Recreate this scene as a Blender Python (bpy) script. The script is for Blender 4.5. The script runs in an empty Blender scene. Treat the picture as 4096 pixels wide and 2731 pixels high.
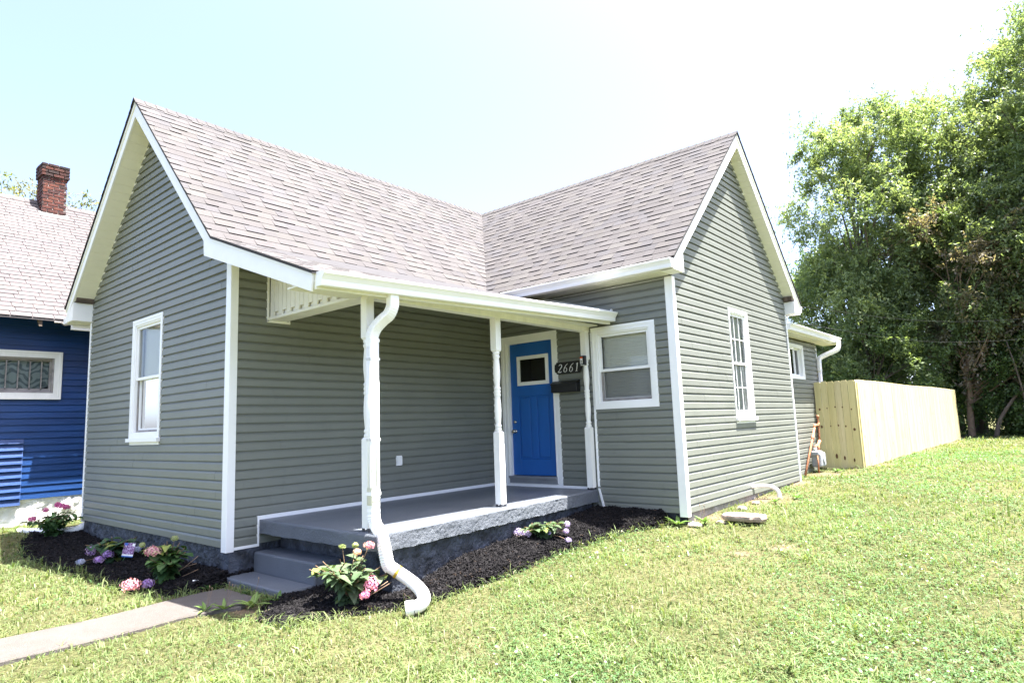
import bpy, bmesh, math, random
import numpy as np
from mathutils import Vector, Matrix

random.seed(7)
RNG = np.random.default_rng(11)
SC = bpy.context.scene
COL = SC.collection

# ------------------------------------------------------------------ camera
CAM_LOC = Vector((6.865, -3.353, 1.196))
def make_camera():
    yaw, pitch, roll = (math.radians(a) for a in (39.961, 7.4, -2.11))
    F = Vector((-math.sin(yaw) * math.cos(pitch), math.cos(yaw) * math.cos(pitch), math.sin(pitch)))
    R0 = F.cross(Vector((0, 0, 1))).normalized()
    U0 = R0.cross(F)
    R = R0 * math.cos(roll) + U0 * math.sin(roll)
    U = -R0 * math.sin(roll) + U0 * math.cos(roll)
    cd = bpy.data.cameras.new('camera')
    cd.sensor_width = 36.0
    cd.lens = 2545.74 * 36.0 / 4096.0
    cd.clip_start = 0.05
    cd.clip_end = 3000
    co = bpy.data.objects.new('camera', cd)
    m = Matrix((R, U, -F)).transposed().to_4x4()
    m.translation = CAM_LOC
    co.matrix_world = m
    COL.objects.link(co)
    SC.camera = co
make_camera()

# ------------------------------------------------------------------ sky + sun
SUN_DIR = Vector((0.26, 0.13, 1.0)).normalized()
world = bpy.data.worlds.new('World')
SC.world = world
world.use_nodes = True
wn = world.node_tree
sky = wn.nodes.new('ShaderNodeTexSky')
sky.sky_type = 'NISHITA'
sky.sun_disc = False
sky.sun_elevation = math.asin(SUN_DIR.z)
sky.sun_rotation = math.atan2(SUN_DIR.x, SUN_DIR.y)
sky.air_density = 0.5
sky.dust_density = 3.0
sky.ozone_density = 1.0
bg = wn.nodes['Background']
bg.inputs['Strength'].default_value = 0.128
wn.links.new(sky.outputs['Color'], bg.inputs['Color'])
sd = bpy.data.lights.new('sun', 'SUN')
sd.energy = 5.0
sd.angle = math.radians(0.5)
sd.color = (1.0, 0.96, 0.9)
so = bpy.data.objects.new('sun', sd)
so.rotation_euler = SUN_DIR.to_track_quat('Z', 'Y').to_euler()
so.location = (20, 10, 60)
COL.objects.link(so)
SC.view_settings.view_transform = 'Standard'
SC.view_settings.look = 'None'
SC.view_settings.exposure = 2.62
SC.view_settings.gamma = 1.0
SC.cycles.max_bounces = 7
SC.cycles.transparent_max_bounces = 12

# ------------------------------------------------------------------ tagging
def tag(o, label=None, cat=None, group=None, kind=None):
    if label: o['label'] = label
    if cat: o['category'] = cat
    if group: o['group'] = group
    if kind: o['kind'] = kind
    return o
def empty(name, loc, label, cat, group=None, rz=0):
    o = bpy.data.objects.new(name, None)
    o.location = loc
    o.rotation_euler = (0, 0, rz)
    o.empty_display_size = 0.2
    COL.objects.link(o)
    return tag(o, label, cat, group)

# ------------------------------------------------------------------ mesh builder
class MB:
    def __init__(s):
        s.v = []; s.f = []; s.c = []; s.sm = []
    def face(s, pts, col=(1, 1, 1), smooth=False):
        n = len(s.v)
        s.v += [tuple(p) for p in pts]
        s.f.append(tuple(range(n, n + len(pts))))
        s.c.append(col); s.sm.append(smooth)
    def grid(s, rows, col=(1, 1, 1), closed=False, smooth=True):
        n = len(s.v); m = len(rows[0])
        for r in rows: s.v += [tuple(p) for p in r]
        for i in range(len(rows) - 1):
            for j in range(m if closed else m - 1):
                k = (j + 1) % m
                s.f.append((n + i * m + j, n + i * m + k, n + (i + 1) * m + k, n + (i + 1) * m + j))
                s.c.append(col); s.sm.append(smooth)
    def box(s, a, b, col=(1, 1, 1), M=None):
        x0, y0, z0 = a; x1, y1, z1 = b
        p = [Vector(q) for q in ((x0, y0, z0), (x1, y0, z0), (x1, y1, z0), (x0, y1, z0), (x0, y0, z1), (x1, y0, z1), (x1, y1, z1), (x0, y1, z1))]
        if M: p = [M @ q for q in p]
        n = len(s.v); s.v += [tuple(q) for q in p]
        for f in ((0, 3, 2, 1), (4, 5, 6, 7), (0, 1, 5, 4), (1, 2, 6, 5), (2, 3, 7, 6), (3, 0, 4, 7)):
            s.f.append(tuple(n + i for i in f)); s.c.append(col); s.sm.append(False)
    def prism(s, poly, off, col=(1, 1, 1)):
        off = Vector(off); a = [Vector(p) for p in poly]; b = [p + off for p in a]
        n = len(s.v); k = len(a)
        s.v += [tuple(p) for p in a] + [tuple(p) for p in b]
        s.f.append(tuple(range(n, n + k))); s.f.append(tuple(range(n + 2 * k - 1, n + k - 1, -1)))
        for i in range(k):
            j = (i + 1) % k
            s.f.append((n + i, n + k + i, n + k + j, n + j))
        s.c += [col] * (k + 2); s.sm += [False] * (k + 2)
    def sweep(s, path, prof, up=(0, 0, 1), col=(1, 1, 1), cap=True, scale=None, smooth=True):
        path = [Vector(p) for p in path]; rows = []
        ref = Vector(up)
        for i, p in enumerate(path):
            a = path[max(i - 1, 0)]; b = path[min(i + 1, len(path) - 1)]
            t = (b - a).normalized()
            x = ref - t * ref.dot(t)
            if x.length < 1e-4: x = Vector((1, 0, 0)) - t * t.x
            x.normalize(); y = t.cross(x); ref = x
            k = scale[i] if scale is not None else 1.0
            rows.append([p + x * (u * k) + y * (w * k) for u, w in prof])
        s.grid(rows, col, closed=True, smooth=smooth)
        if cap:
            s.face(list(reversed(rows[0])), col); s.face(rows[-1], col)
    def lathe(s, prof, c, n=16, col=(1, 1, 1)):
        rows = []
        for r, z in prof:
            rows.append([(c[0] + r * math.cos(2 * math.pi * i / n), c[1] + r * math.sin(2 * math.pi * i / n), c[2] + z) for i in range(n)])
        s.grid(rows, col, closed=True)
    def build(s, name, mat, parent=None, recalc=True, auto=False):
        me = bpy.data.meshes.new(name)
        o = bpy.data.objects.new(name, me)
        COL.objects.link(o)
        off = Vector((0, 0, 0))
        if parent is not None:
            o.parent = parent
            w = world_loc(parent)
            off = w
        vs = [(v[0] - off.x, v[1] - off.y, v[2] - off.z) for v in s.v]
        me.from_pydata(vs, [], s.f)
        me.polygons.foreach_set('use_smooth', s.sm)
        at = me.color_attributes.new('tint', 'FLOAT_COLOR', 'CORNER')
        lt = np.array([len(f) for f in s.f])
        c = np.repeat(np.array([(q[0], q[1], q[2], 1.0) for q in s.c], dtype=np.float32), lt, axis=0)
        at.data.foreach_set('color', c.ravel())
        if recalc:
            bm = bmesh.new(); bm.from_mesh(me)
            bmesh.ops.remove_doubles(bm, verts=bm.verts, dist=1e-6)
            bmesh.ops.recalc_face_normals(bm, faces=bm.faces)
            bm.to_mesh(me); bm.free()
        me.update()
        if mat: me.materials.append(mat)
        return o
def world_loc(o):
    v = Vector((0, 0, 0))
    while o is not None:
        v += o.location; o = o.parent
    return v
def circ(r, n=12, sx=1.0, ph=0.0):
    return [(r * sx * math.cos(2 * math.pi * i / n + ph), r * math.sin(2 * math.pi * i / n + ph)) for i in range(n)]
def rrect(a, b, r=0.01, n=3):
    out = []
    for cx, cy, st in ((a / 2 - r, b / 2 - r, 0), (-a / 2 + r, b / 2 - r, 90), (-a / 2 + r, -b / 2 + r, 180), (a / 2 - r, -b / 2 + r, 270)):
        for i in range(n + 1):
            t = math.radians(st + 90 * i / n)
            out.append((cx + r * math.cos(t), cy + r * math.sin(t)))
    return out
def smooth_path(pts, n=6):
    P = [Vector(p) for p in pts]; out = []
    P = [P[0] * 2 - P[1]] + P + [P[-1] * 2 - P[-2]]
    for i in range(1, len(P) - 2):
        for k in range(n):
            t = k / n
            a, b, c, d = P[i - 1], P[i], P[i + 1], P[i + 2]
            out.append(0.5 * ((2 * b) + (c - a) * t + (2 * a - 5 * b + 4 * c - d) * t * t + (3 * b - a - 3 * c + d) * t ** 3))
    out.append(P[-2]); return out
def np_mesh(name, verts, faces_n, nper, tint, mat, parent=None, smooth=False):
    """verts (N,3); faces index array flat; nper verts per face; tint per vertex (N,3)"""
    me = bpy.data.meshes.new(name)
    nf = len(faces_n) // nper
    me.vertices.add(len(verts)); me.vertices.foreach_set('co', verts.astype(np.float32).ravel())
    me.loops.add(len(faces_n)); me.loops.foreach_set('vertex_index', faces_n.astype(np.int32))
    me.polygons.add(nf)
    me.polygons.foreach_set('loop_start', np.arange(0, nf * nper, nper, dtype=np.int32))
    me.polygons.foreach_set('loop_total', np.full(nf, nper, dtype=np.int32))
    me.polygons.foreach_set('use_smooth', np.full(nf, smooth))
    me.update(calc_edges=True)
    at = me.color_attributes.new('tint', 'FLOAT_COLOR', 'POINT')
    c = np.ones((len(verts), 4), dtype=np.float32); c[:, :3] = tint
    at.data.foreach_set('color', c.ravel())
    me.materials.append(mat)
    o = bpy.data.objects.new(name, me); COL.objects.link(o)
    if parent is not None: o.parent = parent
    return o

# ------------------------------------------------------------------ materials
def nodes_of(name):
    m = bpy.data.materials.new(name); m.use_nodes = True
    nt = m.node_tree; b = nt.nodes['Principled BSDF']
    return m, nt, b
def N(nt, t, **k):
    n = nt.nodes.new(t)
    for a, v in k.items(): setattr(n, a, v)
    return n
def noise(nt, scale, detail=4, vec=None, rough=0.55, stretch=None):
    tc = N(nt, 'ShaderNodeTexCoord')
    src = tc.outputs['Object']
    if stretch:
        mp = N(nt, 'ShaderNodeMapping'); mp.inputs['Scale'].default_value = stretch
        nt.links.new(src, mp.inputs['Vector']); src = mp.outputs['Vector']
    n = N(nt, 'ShaderNodeTexNoise'); n.inputs['Scale'].default_value = scale
    n.inputs['Detail'].default_value = detail; n.inputs['Roughness'].default_value = rough
    nt.links.new(src, n.inputs['Vector'])
    return n
def ramp(nt, src, stops):
    r = N(nt, 'ShaderNodeValToRGB'); e = r.color_ramp.elements
    while len(e) < len(stops): e.new(0.5)
    for i, (p, c) in enumerate(stops):
        e[i].position = p; e[i].color = (*c, 1) if len(c) == 3 else c
    nt.links.new(src, r.inputs['Fac']); return r
def mix(nt, a, b, fac, mode='MIX'):
    m = N(nt, 'ShaderNodeMix', data_type='RGBA', blend_type=mode)
    for sock, v in ((m.inputs[6], a), (m.inputs[7], b), (m.inputs[0], fac)):
        if hasattr(v, 'links') or hasattr(v, 'is_linked'): nt.links.new(v, sock)
        else:
            sock.default_value = (*v, 1) if isinstance(v, tuple) and len(v) == 3 else v
    return m.outputs[2]
def bump(nt, b, h, strength, dist=0.01):
    bn = N(nt, 'ShaderNodeBump'); bn.inputs['Strength'].default_value = strength; bn.inputs['Distance'].default_value = dist
    nt.links.new(h, bn.inputs['Height']); nt.links.new(bn.outputs['Normal'], b.inputs['Normal'])
def tintn(nt):
    a = N(nt, 'ShaderNodeAttribute'); a.attribute_name = 'tint'; return a.outputs['Color']
def g(v): return (v, v, v)

def mat_plain(name, col, rough=0.5, var=0.06, nscale=3.0, bumps=None, stretch=None, spec=0.5, metal=0.0, use_tint=False):
    m, nt, b = nodes_of(name)
    n = noise(nt, nscale, 6, stretch=stretch)
    r = ramp(nt, n.outputs['Fac'], [(0.3, tuple(c * (1 - var) for c in col)), (0.7, tuple(min(1, c * (1 + var)) for c in col))])
    c = r.outputs['Color']
    if use_tint: c = mix(nt, c, tintn(nt), 1.0, 'MULTIPLY')
    nt.links.new(c, b.inputs['Base Color'])
    b.inputs['Roughness'].default_value = rough
    b.inputs['Specular IOR Level'].default_value = spec
    b.inputs['Metallic'].default_value = metal
    if bumps:
        n2 = noise(nt, bumps[0], 5, stretch=stretch); bump(nt, b, n2.outputs['Fac'], bumps[1], bumps[2])
    return m
def mat_siding(name, col):
    m, nt, b = nodes_of(name)
    n = noise(nt, 1.1, 5); s = noise(nt, 60, 3, stretch=(0.05, 0.05, 1.0))
    d = noise(nt, 7.0, 6, rough=0.7, stretch=(1, 1, 0.5))
    c = ramp(nt, n.outputs['Fac'], [(0.3, tuple(x * 0.93 for x in col)), (0.72, tuple(x * 1.06 for x in col))]).outputs['Color']
    dm = ramp(nt, d.outputs['Fac'], [(0.58, g(0.0)), (0.80, g(0.45))]).outputs['Color']
    c = mix(nt, c, tuple(x * 0.6 for x in col), dm)
    c = mix(nt, c, tintn(nt), 1.0, 'MULTIPLY')
    nt.links.new(c, b.inputs['Base Color'])
    b.inputs['Roughness'].default_value = 0.42
    b.inputs['Specular IOR Level'].default_value = 0.45
    w_ = noise(nt, 1.6, 2); bn = N(nt, 'ShaderNodeBump'); bn.inputs['Strength'].default_value = 0.35; bn.inputs['Distance'].default_value = 0.03
    nt.links.new(w_.outputs['Fac'], bn.inputs['Height'])
    b2 = N(nt, 'ShaderNodeBump'); b2.inputs['Strength'].default_value = 0.25; b2.inputs['Distance'].default_value = 0.003
    nt.links.new(s.outputs['Fac'], b2.inputs['Height']); nt.links.new(bn.outputs['Normal'], b2.inputs['Normal']); nt.links.new(b2.outputs['Normal'], b.inputs['Normal'])
    return m
M_SIDING = mat_siding('siding_grey_green', (0.166, 0.175, 0.154))
M_BLUE = mat_plain('blue_clapboard_paint', (0.007, 0.040, 0.150), 0.4, 0.25, 2.2, (18, 0.5, 0.006), (1, 0.3, 2.0), use_tint=True)
M_WHITE = mat_plain('white_trim', (0.80, 0.80, 0.79), 0.45, 0.03, 4.0, (40, 0.12, 0.002))
M_WHITEOLD = mat_plain('white_brushed_paint', (0.78, 0.77, 0.74), 0.55, 0.07, 9.0, (55, 0.45, 0.004), (1, 1, 0.25))
M_SOFFIT = mat_plain('cream_soffit', (0.78, 0.77, 0.68), 0.5, 0.03)
M_VINYL = mat_plain('white_vinyl', (0.82, 0.82, 0.82), 0.3, 0.02)
M_BLACK = mat_plain('black_metal', (0.012, 0.012, 0.013), 0.35, 0.2)
M_REVEAL = mat_plain('window_reveal', (0.16, 0.16, 0.15), 0.9)
M_DARK = mat_plain('dark_interior', (0.03, 0.03, 0.03), 0.9)
M_DOOR = mat_plain('blue_door_paint', (0.012, 0.105, 0.38), 0.4, 0.05, 3.0, (30, 0.1, 0.002))
M_STEEL = mat_plain('satin_nickel', (0.5, 0.48, 0.44), 0.25, 0.1, 20, metal=1.0)
M_FOUND = mat_plain('painted_foundation', (0.042, 0.049, 0.066), 0.6, 0.8, 7.0, (16, 1.0, 0.05))
def mat_slab():
    m, nt, b = nodes_of('grey_painted_concrete')
    n = noise(nt, 2.0, 6); f = noise(nt, 70, 8, rough=0.75)
    c = ramp(nt, n.outputs['Fac'], [(0.3, (0.098, 0.112, 0.136)), (0.7, (0.136, 0.152, 0.178))]).outputs['Color']
    wr = noise(nt, 11, 8, rough=0.75); c = mix(nt, c, (0.19, 0.195, 0.20), ramp(nt, wr.outputs['Fac'], [(0.60, g(0.0)), (0.74, g(0.5))]).outputs['Color'])
    nt.links.new(c, b.inputs['Base Color'])
    geo = N(nt, 'ShaderNodeNewGeometry'); sp = N(nt, 'ShaderNodeSeparateXYZ'); nt.links.new(geo.outputs['Normal'], sp.inputs[0])
    rr = ramp(nt, sp.outputs['Z'], [(0.5, g(0.62)), (0.95, g(0.40))]); nt.links.new(rr.outputs['Color'], b.inputs['Roughness'])
    st = ramp(nt, sp.outputs['Z'], [(0.5, g(1.0)), (0.95, g(0.22))])
    bn = N(nt, 'ShaderNodeBump'); bn.inputs['Distance'].default_value = 0.02
    nt.links.new(st.outputs['Color'], bn.inputs['Strength']); nt.links.new(f.outputs['Fac'], bn.inputs['Height'])
    nt.links.new(bn.outputs['Normal'], b.inputs['Normal'])
    return m
M_SLAB = mat_slab()
def mat_shingle(name, col):
    m, nt, b = nodes_of(name)
    n = noise(nt, 260, 3, rough=0.8); big = noise(nt, 0.7, 4)
    c = ramp(nt, n.outputs['Fac'], [(0.3, tuple(x * 0.62 for x in col)), (0.5, col), (0.72, tuple(min(1, x * 1.5) for x in col))]).outputs['Color']
    c = mix(nt, c, tintn(nt), 1.0, 'MULTIPLY')
    bb = ramp(nt, big.outputs['Fac'], [(0.3, g(0.9)), (0.7, g(1.06))]).outputs['Color']
    c = mix(nt, c, bb, 1.0, 'MULTIPLY')
    nt.links.new(c, b.inputs['Base Color']); b.inputs['Roughness'].default_value = 0.9
    b.inputs['Specular IOR Level'].default_value = 0.15
    bump(nt, b, n.outputs['Fac'], 0.5, 0.004)
    return m
M_SHINGLE = mat_shingle('asphalt_shingle_weathered', (0.076, 0.073, 0.074))
M_SHINGLE2 = mat_shingle('asphalt_shingle_pale', (0.098, 0.090, 0.092))
def mat_brick():
    m, nt, b = nodes_of('old_red_brick')
    n = noise(nt, 16, 6, rough=0.7)
    c = ramp(nt, n.outputs['Fac'], [(0.3, g(0.55)), (0.7, g(1.25))]).outputs['Color']
    c = mix(nt, c, tintn(nt), 1.0, 'MULTIPLY')
    nt.links.new(c, b.inputs['Base Color']); b.inputs['Roughness'].default_value = 0.9
    bump(nt, b, n.outputs['Fac'], 0.7, 0.02)
    return m
M_BRICK = mat_brick()
M_MORTAR = mat_plain('lime_mortar', (0.24, 0.21, 0.19), 0.95, 0.3, 14, (30, 0.8, 0.01))
M_STONEW = mat_plain('white_painted_stone', (0.72, 0.72, 0.69), 0.8, 0.1, 6, (9, 1.0, 0.05))
def mat_glass():
    m, nt, b = nodes_of('window_glass')
    nt.nodes.remove(b)
    t = N(nt, 'ShaderNodeBsdfTransparent'); t.inputs[0].default_value = (0.95, 0.97, 0.96, 1)
    gl = N(nt, 'ShaderNodeBsdfGlossy'); gl.inputs['Roughness'].default_value = 0.02
    fr = N(nt, 'ShaderNodeFresnel'); fr.inputs[0].default_value = 1.5
    mx = N(nt, 'ShaderNodeMixShader'); nt.links.new(fr.outputs[0], mx.inputs[0])
    nt.links.new(t.outputs[0], mx.inputs[1]); nt.links.new(gl.outputs[0], mx.inputs[2])
    nt.links.new(mx.outputs[0], nt.nodes['Material Output'].inputs[0])
    return m
M_GLASS = mat_glass()
M_SCREEN = mat_plain('grey_insect_screen', (0.12, 0.12, 0.12), 0.8)
def mat_meshscreen():
    m, nt, b = nodes_of('insect_mesh'); b.inputs['Base Color'].default_value = (0.10, 0.10, 0.10, 1); b.inputs['Roughness'].default_value = 0.8
    t = N(nt, 'ShaderNodeBsdfTransparent'); mx = N(nt, 'ShaderNodeMixShader'); mx.inputs[0].default_value = 0.42
    nt.links.new(t.outputs[0], mx.inputs[1]); nt.links.new(b.outputs[0], mx.inputs[2]); nt.links.new(mx.outputs[0], nt.nodes['Material Output'].inputs[0])
    return m
M_MESHSC = mat_meshscreen()
def mat_leaf(name, trans=0.35, rough=0.5, spec=0.3, vary=0.0):
    m, nt, b = nodes_of(name)
    c = tintn(nt)
    if vary:
        n = noise(nt, vary, 4); r = ramp(nt, n.outputs['Fac'], [(0.3, g(0.72)), (0.7, g(1.25))])
        c = mix(nt, c, r.outputs['Color'], 1.0, 'MULTIPLY')
    nt.links.new(c, b.inputs['Base Color']); b.inputs['Roughness'].default_value = rough
    b.inputs['Specular IOR Level'].default_value = spec
    tr = N(nt, 'ShaderNodeBsdfTranslucent')
    tc = mix(nt, c, (1.5, 1.5, 0.75), 1.0, 'MULTIPLY'); nt.links.new(tc, tr.inputs['Color'])
    mx = N(nt, 'ShaderNodeMixShader'); mx.inputs[0].default_value = trans
    nt.links.new(b.outputs[0], mx.inputs[1]); nt.links.new(tr.outputs[0], mx.inputs[2])
    nt.links.new(mx.outputs[0], nt.nodes['Material Output'].inputs[0])
    return m
def mat_blind():
    m, nt, b = nodes_of('white_blind'); b.inputs['Base Color'].default_value = (0.86, 0.87, 0.86, 1); b.inputs['Roughness'].default_value = 0.4
    return m
M_BLIND = mat_blind()
M_GRASS = mat_leaf('grass_blades', 0.35, 0.55, 0.3)
M_CROWN = mat_leaf('tree_leaves', 0.48, 0.45, 0.45)
M_HLEAF = mat_leaf('hydrangea_leaf', 0.25, 0.55, 0.3, vary=30)
M_PETAL = mat_leaf('petals', 0.3, 0.7, 0.1)
def mat_bark(name='bark', col=(0.11, 0.085, 0.065)):
    return mat_plain(name, col, 0.9, 0.4, 8, (24, 1.0, 0.03), (1, 1, 0.2))
M_BARK = mat_bark()
M_TWIG = mat_plain('dry_twig', (0.22, 0.15, 0.10), 0.9, 0.3, 8)
def mat_ground():
    m, nt, b = nodes_of('lawn_soil')
    n = noise(nt, 0.5, 6); f = noise(nt, 30, 8, rough=0.75)
    c = ramp(nt, n.outputs['Fac'], [(0.35, (0.07, 0.078, 0.03)), (0.65, (0.11, 0.105, 0.05))]).outputs['Color']
    d = ramp(nt, f.outputs['Fac'], [(0.35, g(0.45)), (0.65, g(1.35))]).outputs['Color']
    c = mix(nt, c, d, 1.0, 'MULTIPLY')
    c = mix(nt, c, tintn(nt), 1.0, 'MULTIPLY')
    nt.links.new(c, b.inputs['Base Color']); b.inputs['Roughness'].default_value = 0.95
    b.inputs['Specular IOR Level'].default_value = 0.1
    bump(nt, b, f.outputs['Fac'], 0.8, 0.03)
    return m
M_GROUND = mat_ground()
M_MULCHB = mat_plain('black_mulch_base', (0.003, 0.0028, 0.003), 0.9, 0.5, 30, (45, 1.0, 0.03), spec=0.05)
M_MULCH = mat_plain('black_mulch_chip', (0.0072, 0.0068, 0.0076), 0.75, 0.5, 60, (120, 0.6, 0.004), use_tint=True, spec=0.12)
M_SOIL = mat_plain('bare_soil', (0.30, 0.22, 0.16), 0.95, 0.35, 12, (40, 1.0, 0.02))
def mat_conc():
    m, nt, b = nodes_of('old_concrete_path')
    n = noise(nt, 2.5, 8, rough=0.7); f = noise(nt, 140, 5, rough=0.7); w = noise(nt, 9, 8, rough=0.75)
    c = ramp(nt, n.outputs['Fac'], [(0.3, (0.080, 0.070, 0.063)), (0.7, (0.112, 0.100, 0.092))]).outputs['Color']
    c = mix(nt, c, ramp(nt, f.outputs['Fac'], [(0.3, g(0.6)), (0.7, g(1.3))]).outputs['Color'], 1.0, 'MULTIPLY')
    st = ramp(nt, w.outputs['Fac'], [(0.48, g(0.0)), (0.68, g(0.6))]).outputs['Color']
    c = mix(nt, c, (0.09, 0.075, 0.06), st)
    nt.links.new(c, b.inputs['Base Color']); b.inputs['Roughness'].default_value = 0.9
    bump(nt, b, f.outputs['Fac'], 0.8, 0.012)
    return m
M_CONC = mat_conc()
M_ROCK = mat_plain('weathered_slab_stone', (0.30, 0.235, 0.20), 0.9, 0.3, 9, (18, 1.0, 0.02))
def mat_picket():
    m, nt, b = nodes_of('treated_pine')
    n = noise(nt, 9, 6, stretch=(1, 1, 0.06)); w = N(nt, 'ShaderNodeTexWave'); w.inputs['Scale'].default_value = 6
    w.inputs['Distortion'].default_value = 9; w.inputs['Detail'].default_value = 3; w.bands_direction = 'X'
    tc = N(nt, 'ShaderNodeTexCoord'); mp = N(nt, 'ShaderNodeMapping'); mp.inputs['Scale'].default_value = (2.5, 2.5, 0.25)
    nt.links.new(tc.outputs['Object'], mp.inputs['Vector']); nt.links.new(mp.outputs['Vector'], w.inputs['Vector'])
    c = ramp(nt, n.outputs['Fac'], [(0.3, (0.50, 0.44, 0.22)), (0.7, (0.62, 0.56, 0.31))]).outputs['Color']
    c = mix(nt, c, (0.36, 0.29, 0.12), ramp(nt, w.outputs['Fac'], [(0.6, g(0)), (0.95, g(0.45))]).outputs['Color'])
    v = N(nt, 'ShaderNodeTexVoronoi'); v.inputs['Scale'].default_value = 3.4; v.inputs['Randomness'].default_value = 0.9
    mp2 = N(nt, 'ShaderNodeMapping'); mp2.inputs['Scale'].default_value = (1, 1, 0.62)
    nt.links.new(tc.outputs['Object'], mp2.inputs['Vector']); nt.links.new(mp2.outputs['Vector'], v.inputs['Vector'])
    kn = ramp(nt, v.outputs['Distance'], [(0.045, g(0.85)), (0.085, g(0.0))]).outputs['Color']
    c = mix(nt, c, (0.10, 0.045, 0.012), kn)
    c = mix(nt, c, tintn(nt), 1.0, 'MULTIPLY')
    nt.links.new(c, b.inputs['Base Color']); b.inputs['Roughness'].default_value = 0.75
    bump(nt, b, n.outputs['Fac'], 0.3, 0.004)
    return m
M_PICKET = mat_picket()
M_RUST = mat_plain('rusty_pipe', (0.36, 0.15, 0.075), 0.8, 0.4, 14, (40, 0.8, 0.004))
M_METER = mat_plain('grey_meter_paint', (0.30, 0.32, 0.34), 0.5, 0.25, 8, (20, 0.5, 0.01))
M_ROT = mat_plain('rotten_wood', (0.10, 0.075, 0.055), 0.95, 0.6, 12, (28, 1.0, 0.03), (1, 0.2, 1))
M_OLDW = mat_plain('peeling_grey_wood', (0.26, 0.24, 0.23), 0.85, 0.35, 10, (30, 0.8, 0.008), (1, 0.3, 1))

# ------------------------------------------------------------------ terrain
def lerp_tab(y, xs, zs): return np.interp(y, xs, zs)
def ground_z(x, y):
    x = np.asarray(x, float); y = np.asarray(y, float)
    b = np.interp(y, [-30, -3, 0.5, 3, 4.5, 9, 12, 25, 60], [-0.45, -0.37, -0.35, -0.24, -0.12, -0.04, 0.03, 0.05, 0.0])
    l = np.clip((-x - 3.5) / 3.0, 0, 1); l = l * l * (3 - 2 * l)
    b = b + l * np.clip((-0.16 - b), 0, 0.3) * 0.9
    b = b + 0.014 * np.sin(x * 1.7 + 0.6 * y) * np.cos(y * 1.3 - 0.4 * x) + 0.008 * np.sin(4.1 * x + 1.3) * np.sin(3.7 * y)
    return b
def gz(x, y): return float(ground_z(x, y))
BED_A = [(-5.75, -0.34), (-5.0, -0.62), (-4.3, -0.80), (-2.9, -0.83), (-1.5, -0.72), (-0.62, -0.74), (-0.02, -0.62), (0.10, -0.42), (0.20, -0.22), (0.06, 0.05), (0.06, 0.60), (-0.05, 0.60), (-0.05, 0.06), (-4.5, 0.06), (-4.75, 0.5), (-5.2, 0.2)]
BED_B = [(1.10, 0.6), (1.15, -0.05), (1.28, -0.26), (1.62, -0.50), (1.95, -0.46), (2.10, -0.04), (2.22, 0.24), (2.40, 0.5), (2.44, 1.0), (2.52, 1.6), (2.47, 2.4), (2.54, 3.1), (2.62, 3.75), (2.95, 4.15), (2.95, 4.40), (1.80, 4.40), (1.95, 0.7)]
def in_poly(x, y, poly):
    x = np.asarray(x); y = np.asarray(y); c = np.zeros(x.shape, bool); n = len(poly)
    for i in range(n):
        x0, y0 = poly[i]; x1, y1 = poly[(i + 1) % n]
        if y0 == y1: continue
        m = ((y0 > y) != (y1 > y)) & (x < (x1 - x0) * (y - y0) / (y1 - y0) + x0)
        c ^= m
    return c
def poly_dist(x, y, poly):
    x = np.asarray(x, float); y = np.asarray(y, float); d = np.full(x.shape, 9.0); n = len(poly)
    for i in range(n):
        a = np.array(poly[i]); b = np.array(poly[(i + 1) % n]); ab = b - a
        t = np.clip(((x - a[0]) * ab[0] + (y - a[1]) * ab[1]) / (ab @ ab), 0, 1)
        d = np.minimum(d, np.hypot(x - a[0] - t * ab[0], y - a[1] - t * ab[1]))
    return d
PATH = (0.31, 0.99, -14.0, -0.21)
FOOT = [(-4.574, 0.0, 0.0, 9.05), (-4.574, 3.192, 4.344, 9.05), (0.0, 2.05, 0.33, 4.344), (0.018, 1.204, -0.05, 0.6), (-2.0, 2.9, 9.0, 12.0), (-12.5, -6.5, -1.22, 9.0)]
BARE = [(3.45, 4.9, 0.42, 0.22), (3.35, 6.6, 0.5, 0.25), (3.5, 6.9, 0.3, 0.3), (4.55, 3.6, 0.17, 0.09), (4.25, 3.35, 0.13, 0.08), (1.25, -0.42, 0.22, 0.14), (3.35, 10.4, 0.45, 0.35), (3.95, 18.5, 0.25, 1.3), (3.9, 12.5, 0.2, 0.6), (4.15, 22.5, 0.2, 1.4), (3.25, 8.7, 0.2, 0.5), (4.2, 26.2, 0.7, 0.8)]
def bareness(x, y):
    r = np.zeros(np.shape(x))
    for cx, cy, rx, ry in BARE:
        r = np.maximum(r, 1.25 - np.hypot((x - cx) / rx, (y - cy) / ry))
    return np.clip(r, 0, 1)

def build_ground():
    xs = np.concatenate([[-400, -150, -60, -30], np.arange(-16, 14.01, 0.14), [18, 30, 60, 150, 400]])
    ys = np.concatenate([[-300, -100, -40, -20], np.arange(-8, 16, 0.14), np.arange(16, 40, 0.5), [45, 60, 100, 200, 500]])
    X, Y = np.meshgrid(xs, ys); Z = ground_z(X, Y)
    V = np.stack([X, Y, Z], -1).reshape(-1, 3); nx = len(xs); ny = len(ys)
    I, J = np.meshgrid(np.arange(nx - 1), np.arange(ny - 1)); a = (J * nx + I).ravel()
    Fc = np.stack([a, a + 1, a + nx + 1, a + nx], 1).ravel()
    br = bareness(X, Y).ravel()[:, None]
    t = np.ones((len(V), 3)); soil = np.array([1.7, 1.25, 2.0])
    t = t * (1 - br) + soil * br
    o = np_mesh('ground', V, Fc, 4, t, M_GROUND, smooth=True)
    tag(o, 'ground of the lawn with bare patches of soil', kind='structure')
build_ground()

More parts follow.
